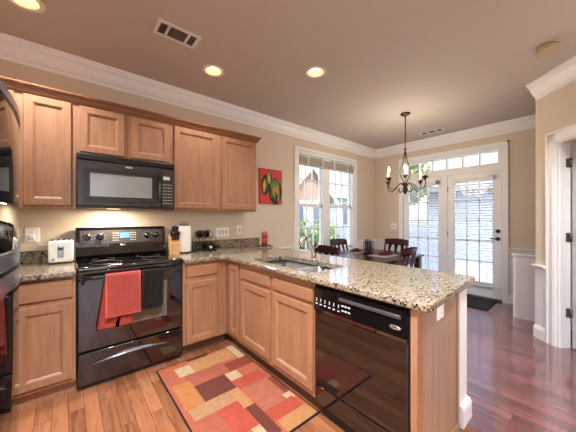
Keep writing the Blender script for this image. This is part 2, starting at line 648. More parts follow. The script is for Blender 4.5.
def thing(name, label, cat, loc=(0, 0, 0), group=None, rz=0.0):
    o = bpy.data.objects.new(name, None)
    o.empty_display_size = 0.1
    C.objects.link(o)
    o.location = loc
    o.rotation_euler = (0, 0, rz)
    o.matrix_basis = Matrix.Translation(loc) @ Matrix.Rotation(rz, 4, 'Z')
    return tag(o, label, cat, group)


def tag(o, label, cat, group=None):
    o['label'] = label
    o['category'] = cat
    if group:
        o['group'] = group
    return o


def dup(root, loc, rz, label, group=None):
    r = root.copy()
    C.objects.link(r)
    r.location = loc
    r.rotation_euler = (0, 0, rz)
    r['label'] = label
    if group:
        r['group'] = group

    def kids(a, b):
        for ch in list(a.children):
            c = ch.copy()
            C.objects.link(c)
            c.parent = b
            kids(ch, c)
    kids(root, r)
    return r


def bx(*a, **k):
    return MB().box(*a, **k)


def rrect(x0, x1, y0, y1, r, seg=5):
    pts = []
    for cx, cy, a0 in ((x1 - r, y0 + r, -90), (x1 - r, y1 - r, 0), (x0 + r, y1 - r, 90), (x0 + r, y0 + r, 180)):
        for k in range(seg + 1):
            a = math.radians(a0 + 90 * k / seg)
            pts.append((cx + r * math.cos(a), cy + r * math.sin(a)))
    return pts


def circle(cx, cy, r, n=24):
    return [(cx + r * math.cos(2 * PI * k / n), cy + r * math.sin(2 * PI * k / n)) for k in range(n)]


# ------------------------------------------------------------------ room dimensions (metres; camera stands at x=0, y=0)
YB = 3.10        # back wall
XF = 5.085       # far wall with the french doors
XL = -0.97       # left wall
YR = -2.50       # wall behind the camera
ZC = 2.74
CORNER = Vector((3.91, 0.43))
DIAG = Vector((-1, -1)).normalized()     # along the angled wall, towards the camera side
DN = Vector((-1, 1)).normalized()        # its room-side normal
CANS = [(1.09, 2.43), (1.875, 1.80), (-0.226, 2.451), (0.75, 0.9), (0.02, 0.6), (0.6, -0.9), (2.62, -0.2)]  # those after the visible ones are added out of view to brighten the room

# ------------------------------------------------------------------ setting
bx(XL - .1, 1.90, YR - .1, YB + .15, -.12, 0).build('floor', M['floor'], kind='structure')
bx(1.90, XF + .15, YR - .1, YB + .15, -.12, 0).build('floor_dining', M['floor2'], kind='structure')

m = MB()
m.slab([(XL - .12, YR - .12), (XF + .2, YR - .12), (XF + .2, YB + .2), (XL - .12, YB + .2)], [circle(x, y, .088) for x, y in CANS], ZC, ZC + .03)
m.build('ceiling', M['ceiling'], kind='structure')

# back wall around the window opening
WX0, WX1, WZ0, WZ1 = 2.83, 4.31, 0.70, 2.40
m = MB()
m.box(XL - .12, WX0, YB, YB + .15, 0, ZC)
m.box(WX1, XF + .15, YB, YB + .15, 0, ZC)
m.box(WX0, WX1, YB, YB + .15, 0, WZ0)
m.box(WX0, WX1, YB, YB + .15, WZ1, ZC)
m.build('wall_back', M['wall'], kind='structure')
# far wall around door unit
DY0, DY1, DZ1 = 0.93, 2.48, 2.38
m = MB()
m.box(XF, XF + .15, YR - .12, DY0, 0, ZC)
m.box(XF, XF + .15, DY1, YB + .001, 0, ZC)
m.box(XF, XF + .15, DY0, DY1, DZ1, ZC)
m.build('wall_far', M['wall'], kind='structure')
# left wall beyond the refrigerator with an added, unseen glazed opening to light the kitchen
LY0, LY1, LZ0, LZ1 = -2.0, 0.0, 0.80, 2.40
m = MB()
m.box(XL - .12, XL, YR - .12, LY0, 0, ZC)
m.box(XL - .12, XL, LY1, YB, 0, ZC)
m.box(XL - .12, XL, LY0, LY1, 0, LZ0)
m.box(XL - .12, XL, LY0, LY1, LZ1, ZC)
m.build('wall_left', M['wall'], kind='structure')
RX0, RX1, RZ0, RZ1 = -0.90, 0.90, 0.06, 2.46  # added rear window, out of view, letting fill light in
m = MB()
m.box(XL - .12, RX0, YR - .12, YR, 0, ZC)
m.box(RX1, XF, YR - .12, YR, 0, ZC)
m.box(RX0, RX1, YR - .12, YR, 0, RZ0)
m.box(RX0, RX1, YR - .12, YR, RZ1, ZC)
m.build('wall_rear', M['wall'], kind='structure')
m = MB()
for a, b in ((RX0, RX0 + .05), (-.025, .025), (RX1 - .05, RX1)):
    m.box(a, b, YR - .09, YR - .02, RZ0, RZ1)
for a, b in ((RZ0, RZ0 + .05), (RZ1 - .05, RZ1)):
    m.box(RX0, RX1, YR - .09, YR - .02, a, b)
w4 = m.build('window_added_rear', M['white'], kind='structure')
bx(RX0, RX1, YR - .06, YR - .055, RZ0, RZ1).build('pane', M['glass'], w4)
bx(XL - .95, 3.0, YR - 1.9, YR - .12, 2.52, 2.62).build('added_rear_sunshade', M['extwhite'], kind='structure')  # unseen slab added to keep direct sun out of the rear window
m = MB()
for k in range(5):
    y = LY0 + (LY1 - LY0 - .05) * k / 4
    m.box(XL - .09, XL - .02, y, y + .05, LZ0, LZ1)
for a, b in ((LZ0, LZ0 + .05), (LZ1 - .05, LZ1)):
    m.box(XL - .09, XL - .02, LY0, LY1, a, b)
wn = m.build('window_added_side', M['white'], kind='structure')
bx(XL - .06, XL - .055, LY0, LY1, LZ0, LZ1).build('pane', M['glass'], wn)
bx(XL - .95, XL - .12, YR - .12, YB + .3, 2.52, 2.62).build('added_side_sunshade', M['extwhite'], kind='structure')  # unseen slab added to shade the side window from the sun

# angled wall with a door opening
def diag_pt(s, o=0.0):
    p = CORNER + DIAG * s - DN * o
    return (p.x, p.y)


def diag_prism(mb, s0, s1, o0, o1, z0, z1):
    q = [diag_pt(s0, o0), diag_pt(s1, o0), diag_pt(s1, o1), diag_pt(s0, o1)]
    mb.prism([(x, y, z0) for x, y in q], (0, 0, z1 - z0))
    return mb


SA, SB, SD, ZD = 0.0, 0.24, 1.04, 2.06
m = MB()
diag_prism(m, SA, SB, 0, .115, 0, ZC)
diag_prism(m, SB, SD, 0, .115, ZD, ZC)
diag_prism(m, SD, 4.14, 0, .115, 0, ZC)
m.build('wall_angled', M['wall'], kind='structure')

# crown mouldings
crown = [(0, ZC - .165), (.012, ZC - .165), (.014, ZC - .14), (.03, ZC - .128), (.05, ZC - .10), (.072, ZC - .055), (.092, ZC - .04), (.096, ZC - .02), (.106, ZC - .018), (.108, ZC), (0, ZC)]
def crown_path(name, path):
    MB().sweep(crown, path).build(name, M['white'], kind='structure')
crown_path('trim_1', [(XF, YR), (XF, YB), (XL, YB), (XL, YR)])
crown_path('trim_2', [diag_pt(4.1), diag_pt(.012)])
# chair rail and wainscot of the dining walls
rail = [(0, .775), (.012, .775), (.014, .80), (.03, .815), (.034, .835), (0, .835)]
MB().sweep(rail, [(XF, DY0 - .07 - .0), (XF, .35)][::-1]).build('trim_3', M['white'], kind='structure')
MB().sweep(rail, [(XF, DY1 + .08), (XF, YB), (WX1 + .09, YB)]).build('trim_4', M['white'], kind='structure')
MB().sweep(rail, [(WX0 - .09, YB), (2.12, YB)]).build('trim_5', M['white'], kind='structure')
m = MB()
m.box(XF - .008, XF, -.9, DY0 - .075, .0, .776)
m.box(XF - .008, XF, DY1 + .08, YB, .0, .776)
m.box(WX1 + .09, XF, YB - .008, YB, .0, .776)
m.build('trim_6', M['wains'], kind='structure')
# stub of chair rail and white panel on the angled wall
m = MB()
m.sweep([(0, .745), (.02, .745), (.03, .76), (.05, .775), (.05, .79), (0, .79)], [diag_pt(.15), diag_pt(-.0)])
m.build('trim_7', M['white'], kind='structure')
m = MB()
diag_prism(m, 0, .15, -.006, 0, 0, .746)
m.build('trim_8', M['wains'], kind='structure')
base = [(0, 0), (.018, 0), (.018, .095), (.012, .115), (.006, .13), (0, .13)]
MB().sweep(base, [diag_pt(.15, -.006), diag_pt(-.0, -.006)]).build('baseboard_angled', M['white'], kind='structure')
MB().sweep(base, [(XF - .008, -.9), (XF - .008, DY0 - .075)]).build('baseboard_far', M['white'], kind='structure')
MB().sweep(base, [(XF - .008, DY1 + .08), (XF - .008, YB - .008), (2.2, YB - .008)]).build('baseboard_back', M['white'], kind='structure')
# low white half wall beyond the angled wall
m = MB()
m.box(4.43, 4.55, -.6, .70, 0, .80)
m.box(4.415, 4.565, -.6, .715, .80, .825, .005)
m.build('wall_half', M['wains'], kind='structure')

# door casing, jamb and open slab in the angled wall
m = MB()
diag_prism(m, SB - .09, SB, -.018, .0, 0, ZD + .10)
diag_prism(m, SB - .09, SB - .072, -.028, .0, 0, ZD + .10)
diag_prism(m, SB - .03, SB - .012, -.024, .0, 0, ZD + .01)
diag_prism(m, SD, SD + .09, -.018, 0, 0, ZD + .10)
diag_prism(m, SB - .09, SD + .09, -.018, 0, ZD, ZD + .10)
diag_prism(m, SB - .09, SD + .09, -.028, 0, ZD + .08, ZD + .10)
d3 = m.build('door_3', M['white'], kind='structure')
m = MB()
diag_prism(m, SB, SB + .018, 0, .115, 0, ZD)
diag_prism(m, SB + .018, SB + .03, .02, .06, 0, ZD)
diag_prism(m, SD - .018, SD, 0, .115, 0, ZD)
diag_prism(m, SB, SD, 0, .115, ZD - .018, ZD)
m.build('jamb', M['white'], d3)
m = MB()
diag_prism(m, SB + .034, SB + .07, .118, .118 + .74, .01, ZD - .03)
sl = m.build('door_slab', M['doorgrey'], d3)
for z in (1.84, 1.10, .35):
    m = MB()
    diag_prism(m, SB + .018, SB + .022, .072, .117, z - .045, z + .045)
    diag_prism(m, SB + .030, SB + .0345, .118, .165, z - .045, z + .045)
    p = diag_pt(SB + .026, .112)
    m.cyl((p[0], p[1], z - .048), (p[0], p[1], z + .048), .008)
    m.build('hinge', M['brass'], d3, label='dark metal hinge')

# window in the back wall: casing, two double hung sashes with panes
m = MB()
cy = YB - .02
m.box(WX0 - .09, WX0, cy, YB, WZ0 - .08, WZ1 + .045, .004)
m.box(WX1, WX1 + .09, cy, YB, WZ0 - .08, WZ1 + .045, .004)
m.box(WX0, WX1, cy, YB, WZ1, WZ1 + .045, .004)
m.box(WX0 - .11, WX1 + .11, YB - .05, YB + .02, WZ0 - .03, WZ0, .005)
m.box(WX0 - .09, WX1 + .09, cy, YB, WZ0 - .11, WZ0 - .03, .004)
w1 = m.build('window_1', M['white'], kind='structure')
MX0, MX1 = 3.44, 3.61
m = MB()
m.box(MX0, MX1, YB + .01, YB + .1, WZ0, WZ1)
m.box(WX0, WX0 + .03, YB + .0, YB + .12, WZ0, WZ1)
m.box(WX1 - .03, WX1, YB + .0, YB + .12, WZ0, WZ1)
m.box(WX0, WX1, YB + .0, YB + .12, WZ1 - .03, WZ1)
m.box(WX0, WX1, YB + .0, YB + .12, WZ0, WZ0 + .02)
m.build('mullion', M['white'], w1)
for a, b in ((WX0 + .03, MX0), (MX1, WX1 - .03)):
    for za, zb, yo in ((WZ0 + .02, 1.52, .055), (1.49, WZ1 - .03, .085)):
        m = MB()
        y0, y1 = YB + yo - .018, YB + yo + .018
        m.box(a, a + .035, y0, y1, za, zb)
        m.box(b - .035, b, y0, y1, za, zb)
        m.box(a, b, y0, y1, za, za + .045)
        m.box(a, b, y0, y1, zb - .045, zb)
        for k in (1, 2):
            x = a + .035 + (b - a - .07) * k / 3
            m.box(x - .009, x + .009, y0 + .006, y1 - .006, za, zb)
        z = (za + zb) / 2
        m.box(a, b, y0 + .006, y1 - .006, z - .009, z + .009)
        sh = m.build('sash', M['white'], w1)
        bx(a + .03, b - .03, YB + yo - .002, YB + yo + .002, za + .03, zb - .03).build('pane', M['glass'], sh)

# french door unit: casing and transom
m = MB()
cx = XF - .02
m.box(cx, XF, DY0 - .075, DY0, 0, DZ1 + .08, .004)
m.box(cx, XF, DY1, DY1 + .08, 0, DZ1 + .08, .004)
m.box(cx, XF, DY0, DY1, DZ1, DZ1 + .08, .004)
m.box(cx - .008, XF, DY0 - .075, DY0 - .055, 0, DZ1 + .08)
m.box(cx - .008, XF, DY0 - .075, DY1 + .08, DZ1 + .06, DZ1 + .08)
m.build('trim_9', M['white'], kind='structure')
TZ0, TZ1 = 2.15, 2.335
m = MB()
m.box(XF, XF + .12, DY0, DY1, 2.035, TZ0)
m.box(XF, XF + .12, DY0, DY1, TZ1, DZ1)
m.box(XF, XF + .12, DY0, DY0 + .055, TZ0, TZ1)
m.box(XF, XF + .12, DY1 - .055, DY1, TZ0, TZ1)
NT = 6
for k in range(1, NT):
    y = DY0 + .055 + (DY1 - DY0 - .11) * k / NT
    m.box(XF + .02, XF + .09, y - .011, y + .011, TZ0, TZ1)
m.box(XF, XF + .12, 1.69, 1.765, 0, 2.035)
m.box(XF, XF + .12, DY0, DY0 + .008, 0, 2.035)
w3 = m.build('window_3', M['white'], kind='structure')
bx(XF + .055, XF + .06, DY0 + .05, DY1 - .05, TZ0 - .01, TZ1 + .01).build('pane', M['glass'], w3)
bx(XF - .03, XF + .15, DY0, DY1, 0, .03, .006).build('trim_10', M['brass'], kind='structure')


def french(name, ya, yb, ga, gb):
    m = MB()
    xa, xb = XF + .012, XF + .056
    m.box(xa, xb, ya, ga, .032, 2.03)
    m.box(xa, xb, gb, yb, .032, 2.03)
    m.box(xa, xb, ga, gb, .032, .26)
    m.box(xa, xb, ga, gb, 1.90, 2.03)
    d = m.build(name, M['white'], kind='structure')
    m = MB()
    for k in (1, 2):
        y = ga + (gb - ga) * k / 3
        m.box(xa + .006, xb - .006, y - .010, y + .010, .26, 1.90)
    for k in range(1, 5):
        z = .26 + 1.64 * k / 5
        m.box(xa + .006, xb - .006, ga, gb, z - .010, z + .010)
    m.build('muntin', M['white'], d)
    bx(xa + .02, xa + .024, ga - .01, gb + .01, .25, 1.91).build('pane', M['glass'], d)
    return d


d1 = french('door_1', .945, 1.685, 1.055, 1.575)
d2 = french('door_2', 1.77, 2.47, 1.84, 2.37)
# lever, deadbolt, hinges
m = MB()
m.lathe([(.03, 0), (.03, .008), (.012, .012), (.011, .04)], (XF + .012, .985, .965), (-1, 0, 0))
m.tube([(XF - .028, .985, .965), (XF - .032, 1.02, .967), (XF - .03, 1.08, .965)], [.011, .010, .008])
m.build('door_handle', M['bronze'], d1)
MB().lathe([(.03, 0), (.028, .012), (.014, .016), (.014, .026)], (XF + .012, .985, 1.085), (-1, 0, 0)).build('deadbolt', M['bronze'], d1)
for z in (1.80, 1.02, .25):
    MB().cyl((XF + .008, 1.689, z - .045), (XF + .008, 1.689, z + .045), .008).build('hinge', M['brass'], d1)

# ------------------------------------------------------------------ blinds
def slat_blind(label, ya, yb, ztop, zbot):
    t = thing('door_blind', label, 'blind', (XF - .02, (ya + yb) / 2, zbot))
    x = XF - .016
    bx(x - .022, x + .022, ya, yb, ztop - .04, ztop, .003).build('headrail', M['blind'], t)
    m = MB()
    n = int((ztop - .07 - zbot) / .043)
    rot = Matrix.Rotation(math.radians(15), 4, 'Y')
    for i in range(n):
        z = zbot + .05 + i * .043
        m.box(-.019, .019, ya, yb, -.0013, .0013, mtx=Matrix.Translation((x, 0, z)) @ rot)
    m.build('slat', M['blind'], t)
    bx(x - .02, x + .02, ya, yb, zbot, zbot + .022, .003).build('bottom_rail', M['blind'], t)
    m = MB()
    for y in (ya + .09, yb - .09):
        m.tube([(x - .021, y, ztop - .03), (x - .021, y, zbot + .01)], .0012, seg=5)
        m.tube([(x + .021, y, ztop - .03), (x + .021, y, zbot + .01)], .0012, seg=5)
    m.build('ladder_cord', M['blind'], t)
    bx(x - .026, x + .026, ya - .012, ya + .05, ztop - .055, ztop + .008, .002).build('bracket', M['greyrim'], t, label='grey metal bracket')
    return t


slat_blind('white slatted blind hanging on the right glass door with lever', 1.035, 1.60, 1.955, .20)
slat_blind('white slatted blind hanging on the left glass door panel', 1.815, 2.39, 1.955, .12)

t = thing('window_blind', 'pale blind raised to the top of the double window', 'blind', (3.57, YB + .02, 2.0))
bx(WX0 + .005, WX1 - .005, YB - .015, YB + .045, 2.335, 2.395, .004).build('valance', M['blind'], t)
m = MB()
for i in range(20):
    m.box(WX0 + .012, WX1 - .012, YB - .012, YB + .038, 2.19 + i * .0058, 2.1932 + i * .0058)
m.build('slat', M['blindtan'], t)
bx(WX0 + .012, WX1 - .012, YB - .014, YB + .04, 2.16, 2.186, .004).build('bottom_rail', M['blindtan'], t)
for x in (3.05, 3.4, 3.72, 4.1):
    bx(x - .012, x + .012, YB - .0165, YB - .0150, 2.16, 2.335).build('ladder_tape', M['blind'], t)
MB().tube([(WX0 + .07, YB - .02, 2.34), (WX0 + .07, YB - .02, 1.5)], .003, seg=6).build('tilt_wand', M['blind'], t)

# ------------------------------------------------------------------ cabinets
UF = 2.785     # upper door face plane
BF = 2.442     # base door face plane
PF = 1.227     # peninsula door face plane
DOOR = [(0, 0), (0, .016), (.004, .02), (.050, .02), (.053, .0165), (.057, .0165), (.066, .0075), (.070, .0065), (.080, .0065)]
DRAWER = [(0, 0), (0, .015), (.005, .02), (.014, .02)]


def front(t, kind, o, ux, n, w, h, label=None):
    m = MB()
    m.rings(o, ux, (0, 0, 1), n, w, h, DOOR if kind == 'door' else DRAWER)
    return m.build('door' if kind == 'door' else 'drawer_front', M['cab'] if kind == 'door' else M['cabh'], t)


def upper(label, x0, x1, z0, doors, face=UF):
    t = thing('wall_cabinet', label, 'cabinet', ((x0 + x1) / 2, YB, z0), group=None)
    bf = face + .02
    m = MB()
    m.box(x0, x1, bf + .019, YB, z0, 2.245)
    m.build('body', M['cab'], t)
    m = MB()   # face frame
    xs = [x0] + [v for d in doors for v in (d[0] + .012, d[1] - .012)] + [x1]
    for i in range(0, len(xs), 2):
        m.box(xs[i], xs[i + 1], bf, bf + .019, z0, 2.245)
    for d in doors:
        m.box(d[0] + .012, d[1] - .012, bf, bf + .019, z0, d[2] + .012)
        m.box(d[0] + .012, d[1] - .012, bf, bf + .019, d[3] - .012, 2.245)
    m.build('face_frame', M['cab'], t)
    for a, b, za, zb in doors:
        front(t, 'door', (a, bf, za), (1, 0, 0), (0, -1, 0), b - a, zb - za)
    return t


upper('tall single-door maple wall cabinet left of the microwave', -.29, .047, 1.37, [(-.262, .018, 1.393, 2.237)])
upper('short two-door maple wall cabinet directly above the black microwave', .047, .807, 1.825, [(.072, .392, 1.853, 2.237), (.45, .785, 1.853, 2.237)])
upper('wide two-door maple wall cabinet right of the microwave beside the painting', .807, 1.833, 1.37, [(.828, 1.304, 1.393, 2.237), (1.353, 1.818, 1.393, 2.237)])
upper('maple wall cabinet in the left corner above the refrigerator side', -.95, -.29, 1.37, [(-.61, -.31, 1.393, 2.237)])
m = MB()
prof = [(0, 2.2455), (.010, 2.2455), (.012, 2.256), (.020, 2.259), (.020, 2.266), (.026, 2.27), (.030, 2.284), (.044, 2.294), (.044, 2.301), (.05, 2.303), (.05, 2.314), (0, 2.314)]
m.sweep(prof, [(1.833, YB - .002), (1.833, UF + .02), (-.95, UF + .02)])
# keep the profile outside of the cabinet run
o = m.build('crown_molding', M['cabdark'])
tag(o, 'brown wood crown moulding along the top of the wall cabinets', 'molding')


def base_unit(label, x0, x1, fronts, sides='y'):
    """base cabinet facing -Y; fronts = (kind, x0, x1, z0, z1)"""
    t = thing('base_cabinet', label, 'cabinet', ((x0 + x1) / 2, YB, 0))
    bf = BF + .02
    bx(x0, x1, bf + .019, YB - .001, .105, .876).build('body', M['cab'], t)
    m = MB()
    fx0 = min(f[1] for f in fronts) + .012
    fx1 = max(f[2] for f in fronts) - .012
    m.box(x0, fx0, bf, bf + .019, .105, .876)
    m.box(fx1, x1, bf, bf + .019, .105, .876)
    zs = sorted([(f[3], f[4]) for f in fronts])
    lo = .105
    for a, b in zs:
        m.box(fx0, fx1, bf, bf + .019, lo, a + .01)
        lo = b - .01
    m.box(fx0, fx1, bf, bf + .019, lo, .876)
    m.build('face_frame', M['cab'], t)
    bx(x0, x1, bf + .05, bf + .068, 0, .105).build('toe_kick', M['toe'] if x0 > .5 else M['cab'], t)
    for k, a, b, za, zb in fronts:
        front(t, k, (a, bf, za), (1, 0, 0), (0, -1, 0), b - a, zb - za)
    return t


base_unit('maple base cabinet left of the range under the toaster', -.95, .040, [('drawer', -.275, .022, .722, .858), ('door', -.275, .022, .135, .688)])
base_unit('maple base cabinet between the range and the inner corner', .807, 1.246, [('drawer', .838, 1.14, .738, .85), ('door', .832, 1.14, .116, .69)])


def pen_unit(name, label, y0, y1, cols, x1=1.838):
    """peninsula cabinet facing -X; cols = list of lists of (kind, y0, y1, z0, z1)"""
    t = thing(name, label, 'cabinet', (x1, (y0 + y1) / 2, 0))
    bf = PF + .02
    fr = [f for c in cols for f in c]
    m = MB()
    m.box(bf + .019, x1, y0, y0 + .018, .105, .876)
    m.box(bf + .019, x1, y1 - .018, y1, .105, .876)
    m.box(x1 - .018, x1, y0 + .018, y1 - .018, .105, .876)
    m.box(bf + .019, x1 - .018, y0 + .018, y1 - .018, .105, .123)
    m.build('body', M['cab'], t)
    m = MB()
    ys = [y0]
    for c in cols:
        ys += [min(f[1] for f in c) + .012, max(f[2] for f in c) - .012]
    ys.append(y1)
    for i in range(0, len(ys), 2):
        m.box(bf, bf + .019, ys[i], ys[i + 1], .105, .876)
    for c in cols:
        a, b = min(f[1] for f in c) + .012, max(f[2] for f in c) - .012
        lo = .105
        for za, zb in sorted((f[3], f[4]) for f in c):
            m.box(bf, bf + .019, a, b, lo, za + .01)
            lo = zb - .01
        m.box(bf, bf + .019, a, b, lo, .876)
    m.build('face_frame', M['cab'], t)
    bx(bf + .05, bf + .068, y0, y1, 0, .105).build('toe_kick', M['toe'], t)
    for k, a, b, za, zb in fr:
        front(t, k, (bf, b, za), (0, -1, 0), (-1, 0, 0), b - a, zb - za)
    return t


pen_unit('base_cabinet', 'narrow one-door maple filler cabinet in the inner corner', 2.185, 2.4605, [[('door', 2.198, 2.385, .145, .836)]], x1=1.838)
pen_unit('sink_cabinet', 'two-door maple sink cabinet between the corner filler and dishwasher', 1.185, 2.185,
         [[('drawer', 1.209, 1.65, .733, .82), ('door', 1.209, 1.65, .148, .708)], [('drawer', 1.692, 2.155, .733, .822), ('door', 1.692, 2.155, .148, .70)]])

# end panel of the peninsula, stile beside the dishwasher
t = thing('end_panel', 'tall wood end panel of the peninsula beside the dishwasher', 'panel', (1.5, .545, 0))
m = MB()
m.box(1.236, 1.785, .535, .553, .0, .876)
m.build('board', M['panel'], t)
bx(1.222, 1.284, .529, .561, 0, .876, .002).build('stile', M['cab'], t)
bx(1.284, 1.785, .527, .535, 0, .075, .003).build('shoe_molding', M['panel'], t)
bx(1.755, 1.785, .528, .535, .075, .876, .002).build('edge_strip', M['panel'], t)

# pony wall behind the peninsula cabinets
m = MB()
m.box(1.845, 1.985, .545, YB, 0, .876)
m.build('wall_peninsula', M['wains'], kind='structure')
m = MB()
m.sweep([(0, 0), (.022, 0), (.022, .10), (.016, .12), (.006, .135), (0, .135)], [(1.985, YB), (1.985, .545), (1.845, .545)])
m.build('baseboard_peninsula', M['white'], kind='structure')

# ------------------------------------------------------------------ countertops
ZT = .914
t = thing('countertop', 'short speckled granite countertop with backsplash left of the range', 'countertop', (-.45, YB, .876))
MB().slab([(-.95, BF - .035), (.042, BF - .035), (.042, YB - .002), (-.95, YB - .002)], [], .877, ZT, .007).build('slab', M['granite'], t)
bx(-.95, .042, YB - .024, YB - .002, ZT, ZT + .10, .003).build('backsplash', M['granite'], t)
t = thing('countertop', 'long L-shaped speckled granite countertop wrapping the corner and peninsula', 'countertop', (1.5, YB, .876))
PX0, PX1, PY0 = 1.19, 2.03, .465
outer = [(.805, BF - .035), (PX0 - .05, BF - .035)]
for k in range(1, 6):
    a = math.radians(90 - 90 * k / 5)
    outer.append((PX0 - .05 + .05 * math.cos(a), BF - .085 + .05 * math.sin(a)))
for k in range(0, 6):
    a = math.radians(180 + 90 * k / 5)
    outer.append((PX0 + .03 + .03 * math.cos(a), PY0 + .03 + .03 * math.sin(a)))
for k in range(0, 6):
    a = math.radians(270 + 90 * k / 5)
    outer.append((PX1 - .05 + .05 * math.cos(a), PY0 + .085 + .05 * math.sin(a)))
outer += [(PX1, YB - .002), (.805, YB - .002)]
SX0, SX1, SY0, SY1 = 1.28, 1.665, 1.265, 2.03
sink_hole = rrect(SX0, SX1, SY0, SY1, .055)
MB().slab(outer, [sink_hole], .877, ZT, .009).build('slab', M['granite'], t)
bx(.805, PX1 + .04, YB - .024, YB - .002, ZT, ZT + .10, .003).build('backsplash', M['granite'], t)

# sink
t = thing('sink', 'stainless steel double-basin undermount sink in the peninsula', 'sink', (1.47, 1.64, .70))
YDIV = 1.575
for ya, yb in ((SY0 - .01, YDIV - .012), (YDIV + .012, SY1 + .01)):
    m = MB()
    xs0, xs1 = SX0 - .01, SX1 + .01
    zt, zb = .872, .70
    tops = rrect(xs0, xs1, ya, yb, .045)
    bot = rrect(xs0 + .02, xs1 - .02, ya + .02, yb - .02, .05)
    T = [m.bm.verts.new((x, y, zt)) for x, y in tops]
    B = [m.bm.verts.new((x, y, zb)) for x, y in bot]
    n = len(T)
    fs = [m.bm.faces.new((T[i], T[(i + 1) % n], B[(i + 1) % n], B[i])) for i in range(n)]
    fs.append(m.bm.faces.new(B[::-1]))
    bmesh.ops.recalc_face_normals(m.bm, faces=fs)
    bmesh.ops.reverse_faces(m.bm, faces=fs)
    r = bmesh.ops.solidify(m.bm, geom=fs, thickness=-.0015)
    m._tag(m.bm.faces, True)
    b = m.build('basin', M['steel'], t)
    MB().lathe([(.04, 0), (.042, .003), (.03, .004), (.028, .001)], ((xs0 + xs1) / 2, (ya + yb) / 2, zb + .001)).build('drain', M['nickel'], b)
bx(SX0 - .008, SX1 + .008, YDIV - .0115, YDIV + .0115, .80, .8745, .004).build('divider', M['steel'], t)

# faucet
t = thing('faucet', 'brushed nickel single-handle pull-out faucet behind the sink', 'faucet', (1.715, 1.645, ZT))
MB().lathe([(.032, 0), (.032, .006), (.026, .012), (.022, .02)], (1.70, 1.645, ZT)).build('base', M['nickel'], t)
MB().tube([(1.70, 1.645, ZT + .01), (1.685, 1.645, ZT + .06), (1.655, 1.645, ZT + .125), (1.625, 1.645, ZT + .175), (1.60, 1.645, ZT + .198)], [.024, .023, .021, .019, .018], seg=14).build('body', M['nickel'], t)
MB().tube([(1.605, 1.645, ZT + .195), (1.58, 1.645, ZT + .206), (1.555, 1.645, ZT + .198), (1.538, 1.645, ZT + .175), (1.53, 1.645, ZT + .145)], [.018, .019, .02, .021, .019], seg=14).build('spray_head', M['nickel'], t)
MB().tube([(1.672, 1.645, ZT + .10), (1.685, 1.60, ZT + .125), (1.69, 1.56, ZT + .16)], [.010, .008, .006], seg=8).build('handle', M['nickel'], t)

# ------------------------------------------------------------------ dishwasher
DWY0, DWY1 = .566, 1.182
t = thing('dishwasher', 'glossy black dishwasher between the sink cabinet and end panel', 'dishwasher', (1.5, .875, 0))
bx(PF + .04, 1.80, DWY0 + .006, DWY1 - .006, .10, .86).build('tub', M['blacksoft'], t)
bx(PF - .002, PF + .04, DWY0 + .008, DWY1 - .012, .225, .695, .004).build('door', M['black'], t)
m = MB()
m.prism([(PF + .04, DWY0 + .006, .705), (PF - .012, DWY0 + .006, .70), (PF - .018, DWY0 + .006, .72), (PF - .014, DWY0 + .006, .84), (PF + .0, DWY0 + .006, .853), (PF + .04, DWY0 + .006, .855)], (0, DWY1 - DWY0 - .014, 0))
m.mi = 1
for i in range(6):
    y = 1.15 - i * .035
    m.box(PF - .0195, PF - .0165, y - .008, y + .008, .748 - i * .001, .754 - i * .001)
    m.box(PF - .0185, PF - .0155, y - .002, y + .002, .765, .785)
for i in range(3):
    for j in range(2):
        y = .945 - i * .022
        m.box(PF - .019, PF - .016, y - .007, y + .007, .752 + j * .028, .760 + j * .028)
cp = m.build('control_panel', [M['black'], M['white_mark']], t)
bx(PF - .026, PF - .015, .60, .97, .808, .828, .004).build('latch_handle', M['darkgrey'], cp, label='grey handle strip')
MB().ball((PF - .0175, .63, .762), .03, .12, 1, .36).build('badge', M['silver'], cp, label='silver oval badge')
bx(PF + .0, PF + .03, DWY0 + .008, DWY1 - .012, .105, .218, .003).build('access_panel', M['black'], t)
bx(PF + .055, PF + .07, DWY0 + .008, DWY1 - .012, .0, .105).build('toe_plate', M['blacksoft'], t)
m = MB()
m.box(PF + .0, PF + .02, DWY0 + .0, DWY0 + .0065, .105, .87)
m.box(PF + .0, PF + .02, DWY1 - .011, DWY1 - .002, .105, .87)
m.box(PF + .0, PF + .02, DWY0, DWY1, .860, .873)
m.build('trim_strip', M['blacksoft'], t)

# ------------------------------------------------------------------ range
RX_0, RX_1, RY = .047, .800, 2.46
t = thing('range', 'black freestanding electric range with towels on its handle', 'range', (.42, 2.8, 0))
bx(RX_0, RX_1, RY + .05, YB - .03, .03, .90).build('body', M['blacksoft'], t)
m = MB()
m.box(RX_0 - .004, RX_1 + .004, RY - .012, 2.96, .893, .926, .010)
m.build('cooktop', M['black'], t)
